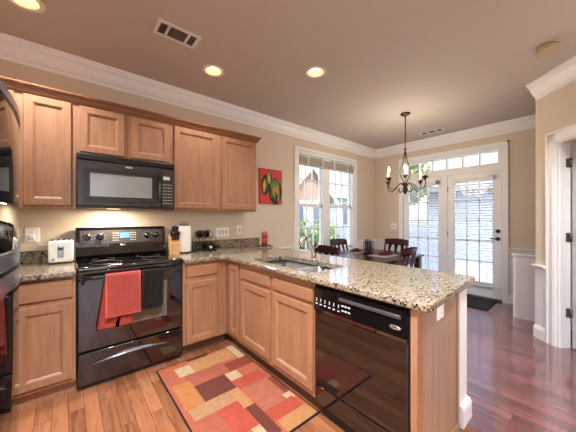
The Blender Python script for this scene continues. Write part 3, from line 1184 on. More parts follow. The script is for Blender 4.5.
# burner rings drawn on the glass
for x, y, r in ((.24, 2.62, .11), (.60, 2.62, .09), (.24, 2.84, .08), (.60, 2.84, .1)):
    m = MB()
    m.tube([(x + r * math.cos(2 * PI * k / 28), y + r * math.sin(2 * PI * k / 28), .9262) for k in range(28)], .0012, seg=4, closed=True)
    m.build('burner_ring', M['darkgrey'], t)
m = MB()
m.prism([(RX_0, 2.915, .92), (RX_0, 2.895, .96), (RX_0, 2.93, 1.03), (RX_0, 2.955, 1.185), (RX_0, 2.985, 1.205), (RX_0, 3.07, 1.205), (RX_0, 3.07, .92)], (RX_1 - RX_0 - .02, 0, 0))
bgd = m.build('backguard', M['black'], t)
yc = lambda z: 2.93 + (z - 1.03) * (.025 / .155)
m = MB()
zz0, zz1 = 1.055, 1.178
m.prism([(RX_0 + .03, yc(zz0) - .004, zz0), (RX_0 + .03, yc(zz1) - .004, zz1), (RX_0 + .03, yc(zz1) + .01, zz1), (RX_0 + .03, yc(zz0) + .01, zz0)], (RX_1 - RX_0 - .085, 0, 0))
panel_mesh = m
for x in (.125, .222, .611, .692):
    k = MB()
    k.lathe([(.030, 0), (.030, .004), (.023, .006), (.021, .026), (.017, .028)], (x, yc(1.118) - .004, 1.118), (0, -1, .16))
    k.box(x - .0035, x + .0035, yc(1.118) - .042, yc(1.118) - .03, 1.105, 1.138)
    k.build('knob', M['black'], bgd)
m = MB()
m.box(.375, .455, yc(1.125) - .0075, yc(1.125), 1.10, 1.15)
m.build('display', M['display'], bgd, label='blue lit clock display')
m = panel_mesh
m.mi = 1
for x in (.325, .343, .361, .468, .486, .504):
    for z in (1.082, 1.105, 1.128, 1.150):
        m.box(x - .006, x + .006, yc(z) - .0058, yc(z), z - .004, z + .004)
for x in (.125, .222, .611, .692):
    for k in range(8):
        a = PI * 2 * k / 8 + .3
        px, pz = x + .041 * math.cos(a), 1.118 + .041 * math.sin(a)
        m.box(px - .0025, px + .0025, yc(pz) - .0058, yc(pz), pz - .0025, pz + .0025)
m.build('control_panel', [M['darkgrey'], M['white_mark']], bgd, label='dark grey control strip with pale marks')
MB().ball((.40, yc(1.03) - .001, 1.035), .028, 1, .15, .32).build('badge', M['silver'], bgd, label='silver oval badge')
bx(RX_0 + .004, RX_1 - .004, RY - .004, RY + .05, .835, .892, .004).build('vent_trim', M['black'], t)
dr = bx(RX_0 + .003, RX_1 - .003, RY - .006, RY + .05, .295, .83, .007).build('oven_door', M['blackoven'], t)
m = MB()
# pale outline around the oven window
wx0, wx1, wz0, wz1 = .20, .665, .435, .745
for a in ((wx0, wx1, wz0, wz0 + .006), (wx0, wx1, wz1 - .006, wz1), (wx0, wx0 + .006, wz0 + .006, wz1 - .006), (wx1 - .006, wx1, wz0 + .006, wz1 - .006)):
    m.box(a[0], a[1], RY - .0075, RY - .0055, a[2], a[3])
m.build('window_outline', M['greyrim'], dr, label='pale grey outline of the oven window')
bx(wx0 + .006, wx1 - .006, RY - .007, RY - .0055, wz0 + .006, wz1 - .006).build('oven_window', mat('oven_window_tint', (96, 92, 80), .06, spec=.6), dr)
m = MB()
hy = RY - .052
pts = [(RX_0 + .035, RY - .004, .80), (RX_0 + .03, RY - .03, .838), (RX_0 + .04, hy, .852)] + [(RX_0 + .04 + (RX_1 - RX_0 - .08) * k / 10, hy - .008 * math.sin(PI * k / 10), .852) for k in range(1, 10)] + [(RX_1 - .04, hy, .852), (RX_1 - .03, RY - .03, .838), (RX_1 - .035, RY - .004, .80)]
m.tube(pts, .0125, seg=12)
m.build('handle', M['black'], dr)
dw = bx(RX_0 + .003, RX_1 - .003, RY - .004, RY + .05, .045, .282, .006).build('drawer', M['blackoven'], t)
m = MB()
def lens(u, v):
    x = .12 + .60 * u
    s = math.sin(PI * u)
    return Vector((x, RY - .006 - .026 * s * math.sin(PI * v) - .001, .185 + .028 * s + (v - .5) * .034 * s))
m.grid(lens, 24, 8, thick=.003)
m.build('handle', M['greyrim'], dw, label='grey arched drawer handle')
for x in (RX_0 + .05, RX_1 - .05):
    for y in (RY + .12, 3.0):
        MB().lathe([(.016, 0), (.016, .01), (.008, .012), (.008, .032)], (x, y, 0), seg=12).build('foot', M['blacksoft'], t)
bx(RX_0 + .01, RX_1 - .01, RY + .03, RY + .05, .004, .045).build('kick_plate', M['blacksoft'], t)


# towels over the handle
def drape(name, label, m_, x0, x1, zb_front, zb_back, slip=0.0, wav=.006, ph=0, skew=0.0, extra=0.0):
    r = .0165 + extra
    hy_, hz = RY - .056, .852
    L1, L2 = hz - zb_front, hz - zb_back
    tot = L1 + PI * r + L2

    def f(u, v):
        s = u * tot
        x = x0 + (x1 - x0) * v
        w = wav * (math.sin(9 * v + ph) + .6 * math.sin(21 * v + 2 * ph + 5 * u)) * min(1, abs(s - L1) / .12)
        if s < L1:
            d = L1 - s
            p = Vector((x + skew * d, hy_ - r - w * .9 - .002, hz - d))
        elif s < L1 + PI * r:
            a = (s - L1) / r
            p = Vector((x, hy_ - r * math.cos(a), hz + r * math.sin(a)))
        else:
            d = s - L1 - PI * r
            p = Vector((x + slip * d, hy_ + r + max(-.004, min(.016, w)), hz - d))
        return p
    mb = MB()
    mb.grid(f, 60, 18, thick=-.004)
    o = mb.build(name, m_)
    return o


o = drape('dish_towel', '', M['redtowel'], .213, .449, .535, .44, slip=-.13, wav=.006)
tag(o, 'coral red towel hanging over the range handle', 'towel')
o = drape('dish_towel', '', M['darktowel'], .462, .625, .54, .56, wav=.008, ph=2, skew=-.05)
tag(o, 'dark charcoal towel hanging over the range handle', 'towel')

# ------------------------------------------------------------------ microwave
t = thing('microwave', 'black over-the-range microwave mounted under the short wall cabinet', 'microwave', (.42, 2.9, 1.38))
MY = 2.70
bx(.050, .804, MY + .03, YB - .005, 1.378, 1.822, .004).build('body', M['charcoal'], t)
m = MB()
m.box(.050, .804, MY - .006, MY + .03, 1.775, 1.822, .004)
for k in range(5):
    m.box(.06, .794, MY - .009, MY - .005, 1.781 + k * .008, 1.784 + k * .008)
m.build('vent_grille', M['blacksoft'], t)
d = bx(.052, .680, MY - .004, MY + .03, 1.392, 1.772, .006).build('door', M['charcoal'], t)
m = MB()
fx0, fx1, fz0, fz1 = .098, .635, 1.43, 1.708
for a in ((fx0, fx1, fz0, 1.474), (fx0, fx1, 1.67, fz1), (fx0, .135, 1.474, 1.67), (.60, fx1, 1.474, 1.67)):
    m.box(a[0], a[1], MY - .010, MY - .003, a[2], a[3])
m.build('window_frame', M['blacksoft'], d)
bx(.135, .60, MY - .0075, MY - .003, 1.474, 1.67).build('window', M['mwwin'], d, label='window with the room reflection painted as pale grey')
MB().ball((.415, MY - .004, 1.742), .033, 1, .12, .30).build('badge', M['silver'], d, label='silver oval badge')
m = MB()
m.tube([(.658, MY - .003, 1.690), (.658, MY - .035, 1.672), (.658, MY - .042, 1.62), (.658, MY - .042, 1.52), (.658, MY - .035, 1.468), (.658, MY - .003, 1.450)], .012, seg=10)
m.build('handle', M['black'], d)
m = MB()
m.box(.684, .804, MY - .004, MY + .03, 1.392, 1.772, .005)
m.mi = 1
for i in range(4):
    for j in range(7):
        m.box(.700 + i * .022, .712 + i * .022, MY - .0055, MY - .003, 1.43 + j * .03, 1.436 + j * .03)
cp = m.build('control_panel', [M['charcoal'], M['white_mark']], t)
bx(.70, .758, MY - .0065, MY - .003, 1.66, 1.692).build('display', mat('pale_display', (206, 206, 196), .3), cp)
bx(.052, .802, MY + .0, MY + .03, 1.374, 1.391, .003).build('bottom_lip', M['blacksoft'], t)
bx(.27, .37, 2.88, 2.94, 1.375, 1.3785).build('lamp_lens', M['hoodlens'], t, label='lit hood lamp lens')
ld = bpy.data.lights.new('hood_lamp', 'AREA')
ld.energy = HOOD_W
ld.size = .12
ld.color = (1, .82, .6)
lo = bpy.data.objects.new('hood_lamp', ld)
lo.location = (.32 - .42, 2.87 - 2.9, 1.372 - 1.38)
lo.parent = t
C.objects.link(lo)

# ------------------------------------------------------------------ refrigerator
t = thing('refrigerator', 'glossy black refrigerator at the left picture edge with bowed doors', 'refrigerator', (-.55, 1.52, 0))
bx(-.93, -.24, 1.14, 1.90, .03, 1.73, .006).build('body', M['fridgebody'], t)
FX, FY, FR = -.165, 1.52, 2.08


def fridge_door(name, z0, z1, rim_top, rim_bot):
    N = 40
    def xo(y):
        return FX - (y - FY) ** 2 / (2 * FR) - (max(0, abs(y - FY) - .355) / .025) ** 2 * .012
    m = MB()
    ys = [FY - .38 + .76 * k / N for k in range(N + 1)]
    prof = [(xo(y), y) for y in ys]
    def loop(ins, z):
        return [m.bm.verts.new((x - ins, y, z)) for x, y in prof] + [m.bm.verts.new((-.235, ys[-1], z)), m.bm.verts.new((-.235, ys[0], z))]
    L = [loop(.03, z0), loop(.008, z0 + .006), loop(0, z0 + .03), loop(0, z1 - .03), loop(.008, z1 - .006), loop(.03, z1)]
    fs = []
    for A, B in zip(L, L[1:]):
        n = len(A)
        for i in range(n):
            f = m.bm.faces.new((A[i], A[(i + 1) % n], B[(i + 1) % n], B[i]))
            f.smooth = i < N
            fs.append(f)
    fs += [m.bm.faces.new(L[0][::-1]), m.bm.faces.new(L[-1])]
    bmesh.ops.recalc_face_normals(m.bm, faces=fs)
    d = m.build(name, M['fridge'], t)
    for zz0, zz1 in ([(z1 - rim_top, z1 + .001)] if rim_top else []) + ([(z0 - .001, z0 + rim_bot)] if rim_bot else []):
        mb = MB()
        a = [(x + .004, y, zz0) for x, y in prof[1:-1]]
        b = [(x - .02, y, zz0) for x, y in prof[1:-1]][::-1]
        mb.prism(a + b, (0, 0, zz1 - zz0), smooth=False)
        mb.build('rim', M['greyrim'], d, label='grey metal edge strip')
    return d


fridge_door('freezer_door', 1.105, 1.755, .03, .062)
fridge_door('refrigerator_door', .07, 1.085, .062, 0)
bx(-.90, -.25, 1.16, 1.88, 0, .068).build('kick_grille', M['blacksoft'], t)

# ------------------------------------------------------------------ things on the counters
t = thing('toaster', 'white toaster standing on the counter left of the range', 'toaster', (-.045, 2.94, ZT))
bx(-.127, .034, 2.83, 3.06, ZT + .012, ZT + .192, .018, 3).build('shell', M['toaster'], t)
m = MB()
for k in range(4):
    m.box(-.112 + k * .036, -.093 + k * .036, 2.85, 3.03, ZT + .185, ZT + .1945)
m.build('slot', M['slot'], t, label='dark bread slots')
bx(-.12, .027, 2.845, 3.045, ZT, ZT + .013).build('base', M['slot'], t)
m = MB()
m.box(-.07, -.03, 2.826, 2.832, ZT + .055, ZT + .150, .002)
m.build('lever_plate', M['greyrim'], t, label='grey lever plate')
bx(-.066, -.034, 2.812, 2.828, ZT + .118, ZT + .134, .004).build('lever', M['slot'], t)
MB().lathe([(.012, 0), (.011, .008)], (-.096, 2.832, ZT + .04), (0, -1, 0), seg=14).build('browning_dial', M['greyrim'], t)
o = MB().tube([(-.235, YB - .014, 1.135), (-.225, YB - .06, 1.12), (-.19, YB - .05, 1.07), (-.14, YB - .042, 1.06), (-.10, YB - .035, 1.04), (-.075, 3.058, 1.0)], .004, seg=6)
o = o.build('power_cord', M['plate'], t)
bx(-.252, -.222, YB - .032, YB - .0075, 1.115, 1.15, .004).build('plug', M['plate'], t)

t = thing('knife_block', 'light wood knife block holding black knives beside the range', 'knife block', (.847, 2.90, ZT))
m = MB()
kx0, kx1 = .808, .886
m.prism([(kx0, 2.80, ZT), (kx0, 2.80, ZT + .115), (kx0, 2.90, ZT + .205), (kx0, 2.985, ZT + .15), (kx0, 2.985, ZT)], (kx1 - kx0, 0, 0))
m.build('block', M['block'], t)
ks = []
nrm = Vector((0, -.5, .866))
pos = ('upper left', 'upper middle', 'upper right', 'lower left', 'lower middle', 'lower right')
kn = None
for i in range(6):
    c, rr = i % 3, i // 3
    x = kx0 + .014 + c * .025
    bpt = Vector((x, 2.875 - rr * .045, ZT + .183 - rr * .040))
    L = .118 - .012 * rr + .008 * (c == 1)
    k = thing('kitchen_knife', 'black-handled knife in the wood block, ' + pos[i] + ' of its six', 'knife', bpt, group='knives in the wood block')
    m = MB()
    m.tube([bpt + nrm * .008, bpt + nrm * .03, bpt + nrm * (L * .6), bpt + nrm * L], [.0105, .0125, .0115, .0135], seg=8)
    m.build('handle', M['blacksoft'], k)
    MB().cyl(bpt, bpt + nrm * .009, .006, seg=8).build('bolster', M['steel'], k)

t = thing('paper_towel_holder', 'wire countertop holder carrying the white paper towel roll', 'paper towel holder', (.963, 2.90, ZT))
px, py = .963, 2.90
m = MB()
m.lathe([(.075, 0), (.075, .006), (.070, .010)], (px, py, ZT), seg=28)
m.build('base', M['iron'], t)
m = MB()
m.tube([(px, py, ZT + .008), (px, py, ZT + .30)], .006)
lp = [(px - .035, py, ZT + .30)]
for k in range(0, 13):
    a = PI - PI * k / 12
    lp.append((px + .04 * math.cos(a), py, ZT + .305 + .024 * math.sin(a)))
m.tube(lp, .0035, seg=6)
m.tube([(px - .04, py, ZT + .303), (px + .04, py, ZT + .303)], .0035, seg=6)
m.build('wire_post', M['iron'], t)
m = MB()
m.lathe([(.020, .014), (.072, .014), (.0735, .02), (.0735, .285), (.072, .29), (.02, .29), (.02, .014)], (px, py, ZT), seg=36, caps=False)
o = m.build('paper_towel_roll', M['paper'])
tag(o, 'white paper towel roll on a wire holder beside the knife block', 'paper towel')

# wire rack with bottles
t = thing('wine_rack', 'black wrought-iron scroll rack of rings beside the paper towel', 'rack', (1.20, 2.93, ZT))
rings = []
R0 = .041
for row, (n, z, x0) in enumerate(((4, .045, 1.085), (3, .118, 1.125), (2, .190, 1.165))):
    for i in range(n):
        rings.append((x0 + i * .080, z, row))
for yy in (2.88, 2.985):
    m = MB()
    for x, z, row in rings:
        m.tube([(x + R0 * math.cos(2 * PI * k / 20), yy, ZT + z + R0 * math.sin(2 * PI * k / 20)) for k in range(20)], .0033, seg=6, closed=True)
    for sx in (-1, 1):
        sp = []
        for k in range(22):
            a = k / 21 * 3.6 * PI / 1.6
            r = .034 * (1 - k / 26)
            sp.append((1.205 + sx * (.155 - r * math.cos(a) * .9), yy, ZT + .04 + r * math.sin(a)))
        m.tube(sp, .004, seg=6)
    m.build('ring_frame', M['iron'], t)
for x, z in ((1.085, .004), (1.325, .004), (1.165, .233), (1.245, .233), (1.04, .045), (1.37, .045)):
    MB().tube([(x, 2.88, ZT + z), (x, 2.985, ZT + z)], .004, seg=6).build('cross_bar', M['iron'], t)
pos = {7: 'topmost left slot', 8: 'topmost right slot', 2: 'third slot of the bottom row', 3: 'right end of the bottom row'}
for i in (7, 8, 2, 3):
    x, z, row = rings[i]
    b = thing('wine_bottle', 'dark glass bottle lying in the wire rack, ' + pos[i], 'bottle', (x, 2.95, ZT + z - .036), group='bottles in the wire rack')
    m = MB()
    m.lathe([(.014, 0), (.0145, .02), (.013, .022), (.014, .055), (.030, .085), (.0355, .10), (.0355, .21), (.03, .215)], (x, 2.835, ZT + z), (0, 1, 0), seg=18)
    m.build('glass', M['bottle'], b)
    MB().lathe([(.0152, 0), (.0155, .03)], (x, 2.834, ZT + z), (0, 1, 0), seg=14).build('foil', M['bottle'] if i % 2 else M['cork'], b)

# candle on a dark stand
t = thing('candle_holder', 'black iron candle stand on the counter corner near the backsplash', 'candle holder', (1.94, 2.77, ZT))
m = MB()
m.lathe([(.05, .018), (.085, .020), (.088, .026), (.05, .024)], (1.94, 2.77, ZT), seg=28)
for k in range(4):
    a = PI / 4 + k * PI / 2
    c, s_ = math.cos(a), math.sin(a)
    m.tube([(1.94 + .05 * c, 2.77 + .05 * s_, ZT + .02), (1.94 + .085 * c, 2.77 + .085 * s_, ZT + .012), (1.94 + .098 * c, 2.77 + .098 * s_, ZT + .006), (1.94 + .104 * c, 2.77 + .104 * s_, ZT + .016), (1.94 + .098 * c, 2.77 + .098 * s_, ZT + .024)], .005, seg=6)
m.build('stand', M['iron'], t)
t = thing('pillar_candle', 'two-tone orange and red pillar candle on the black stand', 'candle', (1.94, 2.77, ZT + .024))
MB().lathe([(.037, .0255), (.039, .028), (.039, .125)], (1.94, 2.77, ZT), seg=24).build('lower_wax', M['candle1'], t, label='deep red lower band of wax')
MB().lathe([(.039, .125), (.039, .196), (.035, .20), (.02, .196)], (1.94, 2.77, ZT), seg=24).build('upper_wax', M['candle2'], t, label='orange upper band of wax')
MB().tube([(1.94, 2.77, ZT + .195), (1.942, 2.77, ZT + .21)], .0015, seg=5).build('wick', M['iron'], t)

# ------------------------------------------------------------------ painting
t = thing('wall_painting', 'small red canvas painting of green leafy buds beside the window', 'painting', (2.27, YB, 1.5))
bx(2.068, 2.472, YB - .03, YB - .001, 1.498, 2.004, .002).build('canvas', M['p_red'], t)
m = MB()
mats = [M['p_dark'], M['p_green'], M['p_yellow'], M['p_orange']]
yq = YB - .0302


def bud(cx, cz, hw, hh, mi, yy, tilt=0.0):
    pts = []
    for k in range(20):
        a = 2 * PI * k / 20
        wv = math.sin(a)
        x = hw * math.cos(a) * (1 - .45 * max(0, wv) ** 2)
        z = hh * wv
        pts.append((cx + x * math.cos(tilt) - z * math.sin(tilt), yy, cz + x * math.sin(tilt) + z * math.cos(tilt)))
    m.mi = mi
    m.prism(pts, (0, -.0008, 0))


def streak(cx, z0, z1, w_, mi, yy, lean=0.0):
    m.mi = mi
    m.prism([(cx - w_ * .3, yy, z0), (cx + w_ * .3, yy, z0), (cx + w_ + lean * .5, yy, (z0 + z1) / 2), (cx + lean, yy, z1), (cx - w_ + lean * .5, yy, (z0 + z1) / 2)], (0, -.0008, 0))


bud(2.16, 1.77, .075, .15, 0, yq)
bud(2.225, 1.84, .065, .13, 0, yq - .0004)
bud(2.345, 1.69, .125, .20, 0, yq - .0008)
bud(2.225, 1.875, .042, .085, 1, yq - .0016, .1)
streak(2.14, 1.66, 1.86, .024, 2, yq - .002, .01)
streak(2.172, 1.68, 1.87, .016, 1, yq - .0024, .015)
streak(2.125, 1.70, 1.82, .012, 3, yq - .0028, .0)
streak(2.225, 1.80, 1.97, .016, 2, yq - .003, .0)
streak(2.24, 1.78, 1.90, .012, 3, yq - .0034, .008)
bud(2.34, 1.77, .085, .10, 1, yq - .0016, -.1)
for cx, z0, z1, w_, mi, ln in ((2.275, 1.58, 1.76, .02, 1, .02), (2.31, 1.60, 1.80, .020, 3, .01), (2.345, 1.58, 1.84, .016, 1, 0), (2.385, 1.62, 1.80, .022, 3, -.01), (2.42, 1.58, 1.76, .018, 1, -.02), (2.33, 1.53, 1.64, .010, 1, 0), (2.40, 1.52, 1.62, .010, 2, 0), (2.36, 1.66, 1.78, .010, 2, 0)):
    streak(cx, z0, z1, w_, mi, yq - .0036 - .0001 * mi, ln)
m.build('painted_buds', mats, t)


# ------------------------------------------------------------------ switches and outlets
def plate(name, label, c, ux, n, w_, h_, kind):
    c, ux, n = Vector(c), Vector(ux), Vector(n)
    t = thing(name, label, 'outlet' if kind == 'outlet' else 'switch', c)
    m = MB()
    m.rings(c - ux * w_ / 2 - Vector((0, 0, h_ / 2)), ux, (0, 0, 1), n, w_, h_, [(0, 0), (0, .003), (.004, .006), (.01, .0065)])
    m.build('cover_plate', M['plate'], t)
    if kind == 'outlet':
        for dz in (-.02, .02):
            m = MB()
            m.rings(c - ux * .014 + Vector((0, 0, dz - .013)), ux, (0, 0, 1), n, .028, .026, [(0, .005), (0, .008), (.003, .009)])
            s_ = m.build('socket', M['plate'], t)
            m = MB()
            for dx in (-.006, .006):
                m.rings(c + ux * (dx - .0012) + Vector((0, 0, dz - .004)), ux, (0, 0, 1), n, .0024, .010, [(0, .008), (0, .0095)])
            m.build('socket_slot', M['platein'], s_)
    else:
        k = kind
        for i in range(k):
            dx = (i - (k - 1) / 2) * .046
            m = MB()
            m.rings(c + ux * (dx - .012) - Vector((0, 0, .026)), ux, (0, 0, 1), n, .024, .052, [(0, .005), (0, .0075), (.002, .008)])
            m.rings(c + ux * (dx - .005) - Vector((0, 0, .004)), ux, (0, 0, 1), n, .010, .016, [(0, .005), (.001, .016)])
            m.build('toggle', M['toggle'], t)
    return t


plate('wall_outlet', 'white wall outlet with plugged cord above the left counter', (-.235, YB - .0005, 1.148), (1, 0, 0), (0, -1, 0), .095, .125, 'outlet')
plate('light_switch', 'wide white triple switch plate above the backsplash', (1.515, YB - .0005, 1.11), (1, 0, 0), (0, -1, 0), .175, .118, 3)
plate('light_switch', 'narrow white single switch plate right of the triple switch', (1.757, YB - .0005, 1.13), (1, 0, 0), (0, -1, 0), .082, .125, 1)
plate('light_switch', 'white double switch plate left of the glass doors', (XF - .0005, 2.68, 1.12), (0, 1, 0), (-1, 0, 0), .118, .118, 2)
plate('wall_outlet', 'white outlet on the wood peninsula end under the granite', (1.505, .5345, .815), (1, 0, 0), (0, -1, 0), .085, .112, 'outlet')

# ------------------------------------------------------------------ ceiling fixtures
canlab = ['lit recessed ceiling light nearest the rectangular air vent', 'lit recessed ceiling light in mid ceiling, rightmost of those lit',
          'lit recessed ceiling light cut by the top left picture edge']
for i, (x, y) in enumerate(CANS):
    if i < 3:
        lab = canlab[i]
    else:
        lab = 'added recessed light out of view, brightening the kitchen'
    t = thing('recessed_light', lab, 'ceiling light', (x, y, ZC), group='recessed ceiling lights')
    m = MB()
    m.lathe([(.075, .012), (.074, -.004), (.084, -.007), (.104, -.005), (.106, -.0005)], (x, y, ZC), seg=32, caps=False)
    m.build('trim_ring', M['cantrim'], t)
    m = MB()
    m.lathe([(.076, .0), (.068, .05), (.058, .085), (.055, .0855), (.0, .0855)][:4] + [(.001, .0855)], (x, y, ZC), seg=28, caps=False)
    m.build('baffle', M['canin'], t, label='warm glowing inner cone')
    m = MB()
    m.lathe([(.044, .078), (.046, .066), (.036, .048), (.012, .040), (.001, .040)], (x, y, ZC), seg=24, caps=False)
    m.build('lamp', M['canlit'], t)
    ld = bpy.data.lights.new('can_lamp', 'SPOT')
    ld.energy = CAN_W * (2.6, 2.4, 6.2, 2.8, 25.0, 3.0, 10.5)[i]
    ld.spot_size = math.radians(128)
    ld.spot_blend = 0.9
    ld.shadow_soft_size = .045
    ld.color = (.91, .97, 1.0)
    lo = bpy.data.objects.new('can_lamp', ld)
    lo.location = (0, 0, -.012)
    lo.parent = t
    C.objects.link(lo)


def vent(label, x0, x1, y0, y1, along_x):
    t = thing('ceiling_vent', label, 'vent', ((x0 + x1) / 2, (y0 + y1) / 2, ZC))
    m = MB()
    z0, z1 = ZC - (.012 if along_x else .005), ZC - .0005
    b = .026
    m.box(x0, x1, y0, y0 + b, z0, z1, .003)
    m.box(x0, x1, y1 - b, y1, z0, z1, .003)
    m.box(x0, x0 + b, y0 + b, y1 - b, z0, z1)
    m.box(x1 - b, x1, y0 + b, y1 - b, z0, z1)
    if along_x:
        for f in (.27, .73):
            xx = x0 + (x1 - x0) * f
            m.box(xx - .008, xx + .008, y0 + b, y1 - b, z0, z1)
    m.build('frame', M['ventwhite'], t)
    bx(x0 + .02, x1 - .02, y0 + .02, y1 - .02, ZC - .002, ZC - .0004).build('duct', M['ventdark'], t)
    m = MB()
    if along_x:
        for i in range(7):
            y = y0 + b + (y1 - y0 - 2 * b) * (i + .5) / 7
            m.box(x0 + (x1 - x0) * .29, x0 + (x1 - x0) * .71, y - .003, y + .003, z0 + .002, z1, mtx=None)
        for s_, e_ in ((x0 + b, x0 + (x1 - x0) * .25), (x0 + (x1 - x0) * .75, x1 - b)):
            for i in range(3):
                xx = s_ + (e_ - s_) * (i + .5) / 3
                m.box(xx - .003, xx + .003, y0 + b, y1 - b, z0 + .002, z1)
    else:
        for f in (.30, .66):
            yy = y0 + (y1 - y0) * f
            bx(x0 + b, x1 - b, yy - .012, yy + .012, z0, z1).build('divider', M['ventwhite'], t)
    if along_x:
        m.build('louver', M['greyrim'], t)


vent('white rectangular air vent in the ceiling over the kitchen', .495, .815, 2.035, 2.215, True)
vent('small slim air vent in the ceiling near the glass doors', 4.58, 4.72, 1.60, 1.97, False)

t = thing('smoke_detector', 'aged ivory smoke detector on the ceiling beside the angled wall', 'smoke detector', (3.07, .265, ZC))
m = MB()
m.lathe([(.07, -.0005), (.072, -.010), (.068, -.012)], (3.07, .265, ZC), seg=28)
m.build('base', M['smoke'], t)
m = MB()
m.lathe([(.058, -.012), (.058, -.018), (.067, -.019), (.067, -.030), (.060, -.031), (.060, -.036), (.064, -.037), (.052, -.052), (.020, -.056)], (3.07, .265, ZC), seg=28)
for k in range(10):
    a = 2 * PI * k / 10
    p = Vector((3.07 + .064 * math.cos(a), .265 + .064 * math.sin(a), ZC - .024))
    m.box(-.005, .005, -.012, .012, -.002, .002, mtx=Matrix.Translation(p) @ Matrix.Rotation(a, 4, 'Z'))
m.build('cover', M['smoke'], t)

# ------------------------------------------------------------------ chandelier
chx, chy = 3.57, 1.71
t = thing('chandelier', 'bronze four-arm chandelier with lit candle bulbs over the dining table', 'chandelier', (chx, chy, ZC))
MB().lathe([(.066, -.0005), (.066, -.010), (.058, -.018), (.040, -.03), (.012, -.036)], (chx, chy, ZC), seg=28).build('canopy', M['bronze'], t)
m = MB()
m.tube([(chx, chy, ZC - .03), (chx, chy, 2.26)], .008, seg=8)
m.ball((chx, chy, 2.245), .018)
m.tube([(chx, chy, 2.235), (chx, chy, 1.66)], .0055, seg=8)
m.build('stem', M['bronze'], t)
m = MB()
for k in range(4):
    a = PI / 4 + k * PI / 2 + .3
    pts = []
    for j in range(15):
        f = j / 14
        z = 2.215 - .44 * f
        r = .012 + .072 * math.sin(PI * min(1, f ** 1.7)) ** 1.1 if f > 0 else .012
        pts.append((chx + r * math.cos(a), chy + r * math.sin(a), z))
    m.tube(pts, .0042, seg=6)
m.build('cage', M['bronze'], t)
MB().lathe([(.006, 1.62), (.018, 1.635), (.030, 1.67), (.034, 1.70), (.022, 1.725), (.036, 1.75), (.030, 1.78), (.012, 1.81)], (chx, chy, 0), seg=18).build('hub', M['bronze'], t)
r_vec = Vector((math.sin(YAW), -math.cos(YAW)))
d_vec = Vector((math.cos(YAW), math.sin(YAW)))
for k in range(4):
    ph = math.radians(-65 + 90 * k)
    u2 = r_vec * math.cos(ph) + d_vec * math.sin(ph)
    def P(r, z):
        return (chx + u2.x * r, chy + u2.y * r, z)
    m = MB()
    m.tube([P(.02, 1.74), P(.07, 1.775), (P(.11, 1.765)), P(.17, 1.71), P(.225, 1.675), P(.28, 1.68), P(.312, 1.72), P(.312, 1.775), P(.285, 1.80), P(.268, 1.785)], .0068, seg=7)
    m.tube([P(.022, 1.70), P(.06, 1.655), P(.10, 1.65), P(.122, 1.675), P(.11, 1.70), P(.092, 1.692)], .0052, seg=6)
    arm = m.build('arm', M['bronze'], t)
    m = MB()
    m.lathe([(.008, 1.775), (.018, 1.80), (.038, 1.818), (.040, 1.824), (.014, 1.822), (.014, 1.84)], (chx + u2.x * .305, chy + u2.y * .305, 0), seg=16)
    m.build('candle_cup', M['bronze'], arm)
    cxx, cyy = chx + u2.x * .305, chy + u2.y * .305
    MB().lathe([(.011, 1.83), (.011, 1.90), (.006, 1.902)], (cxx, cyy, 0), seg=12).build('candle_sleeve', M['candlewhite'], arm)
    MB().lathe([(.006, 1.90), (.0135, 1.918), (.0145, 1.932), (.009, 1.955), (.002, 1.978)], (cxx, cyy, 0), seg=12).build('bulb', M['bulb'], arm, label='lit flame-shaped bulb')
m = MB()
m.lathe([(.006, 1.845), (.014, 1.86), (.034, 1.876), (.036, 1.882), (.012, 1.88)], (chx, chy, 0), seg=16)
mc = m.build('center_cup', M['bronze'], t)
MB().lathe([(.0125, 1.882), (.0125, 1.955), (.0065, 1.957)], (chx, chy, 0), seg=12).build('candle_sleeve', M['candlewhite'], mc)
MB().lathe([(.006, 1.956), (.0135, 1.978), (.0145, 1.995), (.009, 2.022), (.002, 2.05)], (chx, chy, 0), seg=12).build('bulb', M['bulb'], mc, label='lit flame-shaped bulb')
ld = bpy.data.lights.new('chandelier_lamp', 'POINT')
ld.energy = BULB_W * 10
ld.shadow_soft_size = .25
ld.color = (1, .88, .72)
lo = bpy.data.objects.new('chandelier_lamp', ld)
lo.location = (0, 0, 1.98 - ZC)
lo.parent = t
C.objects.link(lo)

# ------------------------------------------------------------------ dining set
TX0, TX1, TY0, TY1 = 2.92, 4.08, 1.66, 2.64
t = thing('dining_table', 'dark espresso dining table under the chandelier', 'table', ((TX0 + TX1) / 2, (TY0 + TY1) / 2, 0))
bx(TX0, TX1, TY0, TY1, .718, .75, .006).build('tabletop', M['espresso'], t)
m = MB()
m.box(TX0 + .06, TX1 - .06, TY0 + .06, TY0 + .08, .63, .718)
m.box(TX0 + .06, TX1 - .06, TY1 - .08, TY1 - .06, .63, .718)
m.box(TX0 + .06, TX0 + .08, TY0 + .08, TY1 - .08, .63, .718)
m.box(TX1 - .08, TX1 - .06, TY0 + .08, TY1 - .08, .63, .718)
m.build('apron', M['espresso'], t)
for x in (TX0 + .03, TX1 - .11):
    for y in (TY0 + .03, TY1 - .11):
        m = MB()
        m.prism([(x, y, .718), (x + .08, y, .718), (x + .08, y + .08, .718), (x, y + .08, .718)], (0, 0, -.718))
        m.build('leg', M['espresso'], t)


